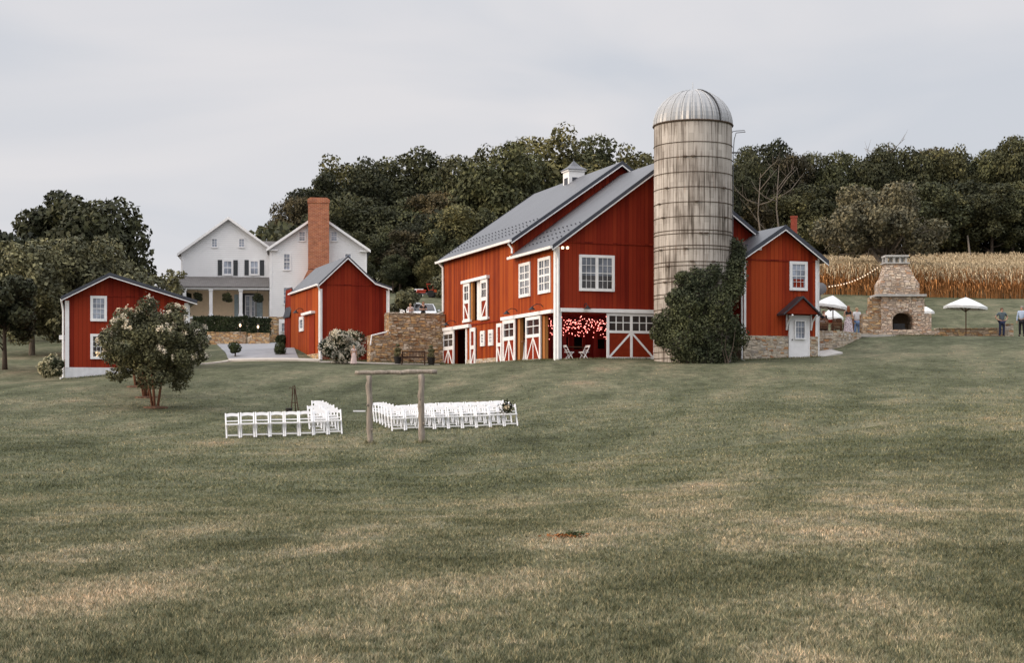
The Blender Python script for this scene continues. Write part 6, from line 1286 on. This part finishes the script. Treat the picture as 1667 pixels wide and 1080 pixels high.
def chair(p, label, rz=None):
    z = tz(p.x, p.y); rz = math.atan2(r_dir.y, r_dir.x) + rnd.uniform(-.05, .05) if rz is None else rz
    dzx = (tz(p.x + .3, p.y) - tz(p.x - .3, p.y)) / .6
    if firstc[0]: firstc[0] = False; o = ch; ch.location = (p.x, p.y, z); ch['label'] = label; o.rotation_euler = (0, -math.atan(dzx), rz); return o
    o = copy_tree(ch, None, (p.x, p.y, z), 0, None, label); o.rotation_euler = (0, -math.atan(dzx), rz); return o
for i in range(8): chair(FO + r_dir * (.47 * i) + c_dir * rnd.uniform(-.03, .03), 'white folding chair, %s from the left in the front row left of the arch' % ORD[i])
for k in range(1, 7):
    chair(FO + r_dir * (.47 * 7 - .02 * k) + c_dir * (1.25 * k), 'white folding chair on the left aisle edge, in the %s row from the arch' % ORD[k])
    if k in (1, 2): chair(FO + r_dir * (.47 * 6 - .02 * k) + c_dir * (1.25 * k), 'white folding chair second in from the left aisle, in the %s row' % ORD[k])
base_r = 9.1 - .47 * 8
for k in range(7):
    nn_ = 9 if k < 3 else 1
    for i in range(nn_):
        p = FO + r_dir * (base_r + .47 * i + .01 * k) + c_dir * (1.15 * k + rnd.uniform(-.03, .03))
        oc = chair(p, ('white folding chair, %s from the aisle in the %s row right of the arch' % (ORD[i], ORD[k])) if k < 3 else 'white folding chair on the right aisle edge, alone in the %s row' % ORD[k]); oc.scale = (1, 1, .9)
# flowers tied to the last chair
p = FO + r_dir * (9.1) + c_dir * -.02; z = tz(p.x, p.y); c = Vector((p.x - .12, p.y - .05, z + .62)); bq = thing('flower_bouquet', tuple(c), 'dark and cream bouquet tied to the rightmost front chair', 'bouquet'); rng = np.random.default_rng(6)
quads_obj('leaves', leaf_quads(rng, np.array(c) + rng.normal(0, .09, (420, 3)) * [1, .5, 1], rng.normal(0, 1, (420, 3)), .05, .5), 'leafd', bq); quads_obj('blossom', leaf_quads(rng, np.array(c) + [0, -.05, 0] + rng.normal(0, .05, (90, 3)) * [1, .4, 1], np.tile([[0., -1, 0]], (90, 1)), .035, .5), 'bloom', bq)
# arch of logs
AY = 48.6; xa, xb = (602 - CX) * AY / FPX, (687 - CX) * AY / FPX; zg_ = tz(xa, AY); zt_ = (YH - 612) * AY / FPX
arch = thing('log_arch', ((xa + xb) / 2, AY, zg_), 'rustic ceremony arch of three weathered grey logs', 'arch'); rr_ = random.Random(8)
def log(a, b, r0, name):
    m = MB(); n = 14; a = Vector(a); b = Vector(b); pts = []; rd = []
    for i in range(n + 1): q = a.lerp(b, i / n); pts.append(q + Vector((rr_.uniform(-1, 1), rr_.uniform(-1, 1), rr_.uniform(-1, 1))) * r0 * .2); rd.append(r0 * rr_.uniform(.88, 1.12))
    m.tube(pts, rd, 10); o = m.build(name, 'log', arch, True, uvs=False); return o
log((xa + .02, AY, tz(xa, AY) - .2), (xa - .03, AY, zt_ + .02), .088, 'post'); log((xb, AY, tz(xb, AY) - .2), (xb - .03, AY, zt_ + .04), .102, 'post')
log(((578 - CX) * AY / FPX, AY - .02, (YH - 607.5) * AY / FPX), ((711 - CX) * AY / FPX, AY + .02, (YH - 605.5) * AY / FPX), .068, 'beam')
for k, (px, py) in enumerate(((652, 608), (598, 660), (606, 700), (684, 650), (690, 690))): m = MB(); c = W(px, py, AY - .08); m.ball(c, (.03, .04, .04), 6); m.build('knot', 'log', arch)
# small easel / instrument stand
x, y = at(478, 64); z = tz(x, y); es = thing('sign_easel', (x, y, z), 'dark twig easel standing behind the left chairs', 'easel')
for a_, b_ in (((-.10, 0, 0), (-.02, 0, 1.06)), ((.20, 0, 0), (.04, 0, 1.08)), ((.03, .35, 0), (.03, .02, .95))): m = MB(); m.tube([Vector(a_) + Vector((x, y, z)), Vector(b_) + Vector((x, y, z))], .022, 6); m.build('leg', 'teak', es)
m = MB(); m.box((x + .03, y, z + .38), (.24, .03, .03)); m.box((x + .03, y, z + .75), (.14, .03, .03)); m.tube([(x - .02, y, z + .92), (x - .14, y, z + 1.0), (x - .18, y, z + .94)], .015, 5); m.build('crossbar', 'teak', es)
m = MB(); m.lathe((x - .17, y - .1, z), [(0, 0), (.11, 0), (.14, .16), (.12, .17), (0, .15)], 12); o = m.build('dark_bucket', 'pot'); tag(o, 'small dark bucket at the foot of the easel', 'bucket')
x, y = at(496, 63.5); m = MB(); z = tz(x, y); m.box((x, y, z + .05), (.55, .12, .08), .1); o = m.build('low_plank', 'white'); tag(o, 'white plank lying flat left of the aisle chairs', 'plank')
x, y = at(585, 64); m = MB(); z = tz(x, y); m.box((x, y, z + .04), (.5, .1, .06), .1); o = m.build('low_plank', 'white'); tag(o, 'white plank lying on the grass just left of the arch post', 'plank')
# chairs and table inside the barn
zi = ZB + .05
for i, (px, dd, rz_, lb_) in enumerate(((926, 1.5, 1.9, 'white folding chair inside the barn beside the table'), (951, 1.2, -1.1, 'white folding chair turned sideways in the middle of the barn opening'))):
    q = FW.pt(FW.s_(px, -dd), 0, -dd); o = copy_tree(ch, None, (q.x, q.y, zi), rz_, 1.0, lb_, 'folding chairs inside the barn')
q = FW.pt(FW.s_(936, -2.2), 0, -2.2); t = thing('barn_table', (q.x, q.y, zi), 'small dark wooden table inside the barn opening', 'table'); m = MB(); m.box((q.x, q.y, zi + .74), (1.0, .7, .04), ang); m.build('tabletop', 'wood', t)
for a in (-1, 1):
    for b_ in (-1, 1): m = MB(); m.box((q.x + a * .42, q.y + b_ * .28, zi + .36), (.05, .05, .72)); m.build('leg', 'wood', t)
# leaf litter on the near lawn
x, y = at(925, 20.4); z = tz(x, y); rng = np.random.default_rng(9); t = thing('weed_clump', (x, y, z), 'small patch of dark weeds and dead leaves in the near lawn', 'weeds')
quads_obj('dead_leaves', leaf_quads(rng, np.array([x, y, z + .03]) + rng.normal(0, 1, (160, 3)) * [.14, .10, .012], np.tile([[0, 0, 1.]], (160, 1)), .03, .6), 'leafr', t); quads_obj('leaves', leaf_quads(rng, np.array([x + .08, y, z + .05]) + rng.normal(0, 1, (140, 3)) * [.06, .05, .02], np.tile([[0, 0, 1.]], (140, 1)), .022, .9), 'leafh', t)

# ------------------------------------------------------------------ CORN
rng = np.random.default_rng(12); Q = []
Qt = []
def corn(X, Y, h, nleaf, base=0.0, ls=1.0):
    Z = terr(X, Y); n = len(X); P = np.stack([X, Y, Z], 1); w_ = .022 * ls; up = np.array([0, 0, 1.])
    top = P + np.stack([rng.normal(0, .08, n), rng.normal(0, .08, n), h], 1); bs = P + up * base; sx_ = np.array([w_, 0, 0])
    Q.append(np.stack([bs - sx_, bs + sx_, top + sx_ * .4, top - sx_ * .4], 1))
    for k in range(nleaf):
        f = rng.uniform(max(.15, base / 2.3), 1.0, n)[:, None]; s = bs * (1 - f) + top * f if base == 0 else P + (top - P) * f; a = rng.uniform(0, 6.28, n); L_ = rng.uniform(.25, .6, n) * ls
        d = np.stack([np.cos(a), np.sin(a), np.zeros(n)], 1); mid = s + d * (L_ * .6)[:, None] + up * (L_ * .35)[:, None]; end = s + d * L_[:, None] - up * (L_ * rng.uniform(.1, .9, n))[:, None]; pr_ = np.stack([-np.sin(a), np.cos(a), np.full(n, .5)], 1) * .035 * ls
        hi = f[:, 0] > .62; q4 = np.stack([s, mid + pr_, end, mid - pr_], 1); Q.append(q4[~hi]); Qt.append(q4[hi])
    for k in range(3):
        a = rng.uniform(0, 6.28, n); d = np.stack([np.cos(a) * .1, np.sin(a) * .1, rng.uniform(.1, .28, n)], 1) * ls; Qt.append(np.stack([top, top + d * .6 + sx_, top + d, top + d * .6 - sx_], 1))
for r in range(7):
    n = 620; X = np.linspace(25, 70, n) + rng.normal(0, .04, n); Y = np.full(n, 138.5 + r * .76) + rng.normal(0, .08, n) + .02 * (X - 40); corn(X, Y, rng.uniform(2.1, 2.75, n), 7 if r < 4 else 5, 0 if r < 3 else .9)
n = 21000; u = rng.random(n); Y = 144 + 94 * u ** 1.15; X = rng.uniform(.175, .5, n) * Y; corn(X, Y, rng.uniform(2.1, 2.7, n), 3, 1.5, 1.35 * (Y.mean() / 140) ** .3)
o = quads_obj('cornfield', np.concatenate(Q), 'corn', kind='stuff'); tag(o, 'field of dry golden corn below the wood', 'cornfield')
o2 = quads_obj('corn_tassels', np.concatenate(Qt), 'cornt', o, kind='stuff')

# ------------------------------------------------------------------ GRASS BLADES on the lawn
rng = np.random.default_rng(13)
def blades(n, y0, y1, h, w_, power):
    u = rng.random(n); Y = (y0 ** power + u * (y1 ** power - y0 ** power)) ** (1 / power); X = rng.uniform(-.34, .34, n) * Y
    clump = np.sin(X * 7.1 + 2 * np.sin(Y * 5.3)) * np.sin(Y * 6.7 + 2 * np.sin(X * 4.1)); Z = terr(X, Y); a = rng.uniform(0, 6.28, n)
    hh = h * rng.uniform(.5, 1.3, n) * (1 + .25 * clump); ln = rng.normal(0, .5, (n, 2)) * hh[:, None]; sc2 = (Y / 10) ** .55
    d = np.stack([np.cos(a) * w_ * sc2, np.sin(a) * w_ * sc2, np.zeros(n)], 1); P = np.stack([X, Y, Z - .005], 1); top = P + np.stack([ln[:, 0], ln[:, 1], hh], 1)
    keep = rng.random(n) > sstep(Y, 34, 84) * 1.0
    return np.stack([P - d, P + d, top], 1)[keep]
Q = np.concatenate([blades(480000, 9.3, 34, .042, .0042, .25), blades(330000, 34, 84, .05, .0055, .5)])
o = quads_obj('grass', Q, 'blade', nv=3, kind='stuff'); tag(o, 'short mown grass blades covering the near lawn', 'grass')

# taller unmown grass along wall feet, posts and chair rows
rng = np.random.default_rng(31); F = []
def fringe(a, b, n, h=.11, wd=.16):
    t = rng.random(n)[:, None]; P = np.array([a]) * (1 - t) + np.array([b]) * t + rng.normal(0, wd * .5, (n, 2)); Z = terr(P[:, 0], P[:, 1]); P = np.concatenate([P, Z[:, None] - .01], 1)
    d = np.stack([rng.uniform(-.012, .012, n), rng.uniform(-.006, .006, n), np.zeros(n)], 1); top = P + np.stack([rng.normal(0, .035, n), rng.normal(0, .035, n), h * rng.uniform(.4, 1.3, n)], 1); F.append(np.stack([P - d, P + d, top], 1))
def q2(v): return (v.x, v.y)
fringe(q2(FW.pt(0, 0, .15)), q2(FW.pt(5, 0, .15)), 2600); fringe(q2(LW.pt(0, 0, .2)), q2(LW.pt(T2, 0, .2)), 5200); fringe(q2(AF.pt(-.3, 0, .12)), q2(AF.pt(aw + .1, 0, .12)), 2200)
fringe(q2(LF.pt(-.2, 0, .1)), q2(LF.pt(lw, 0, .1)), 3600); fringe(q2(RWl.pt(0, 0, .12)), q2(RWl.pt(4.7, 0, .12)), 1800); fringe(q2(SF.pt(0, 0, .12)), q2(SF.pt(sw, 0, .12)), 1500); fringe(q2(FF.pt(fs(1428), 0, .85)), q2(FF.pt(fs(1526), 0, .85)), 1500)
for X_ in (xa, xb): fringe((X_ - .12, AY), (X_ + .12, AY), 380, .13, .12)
o = quads_obj('long_grass', np.concatenate(F), 'blade', nv=3, kind='stuff'); tag(o, 'longer unmown grass along the feet of walls and posts', 'grass')
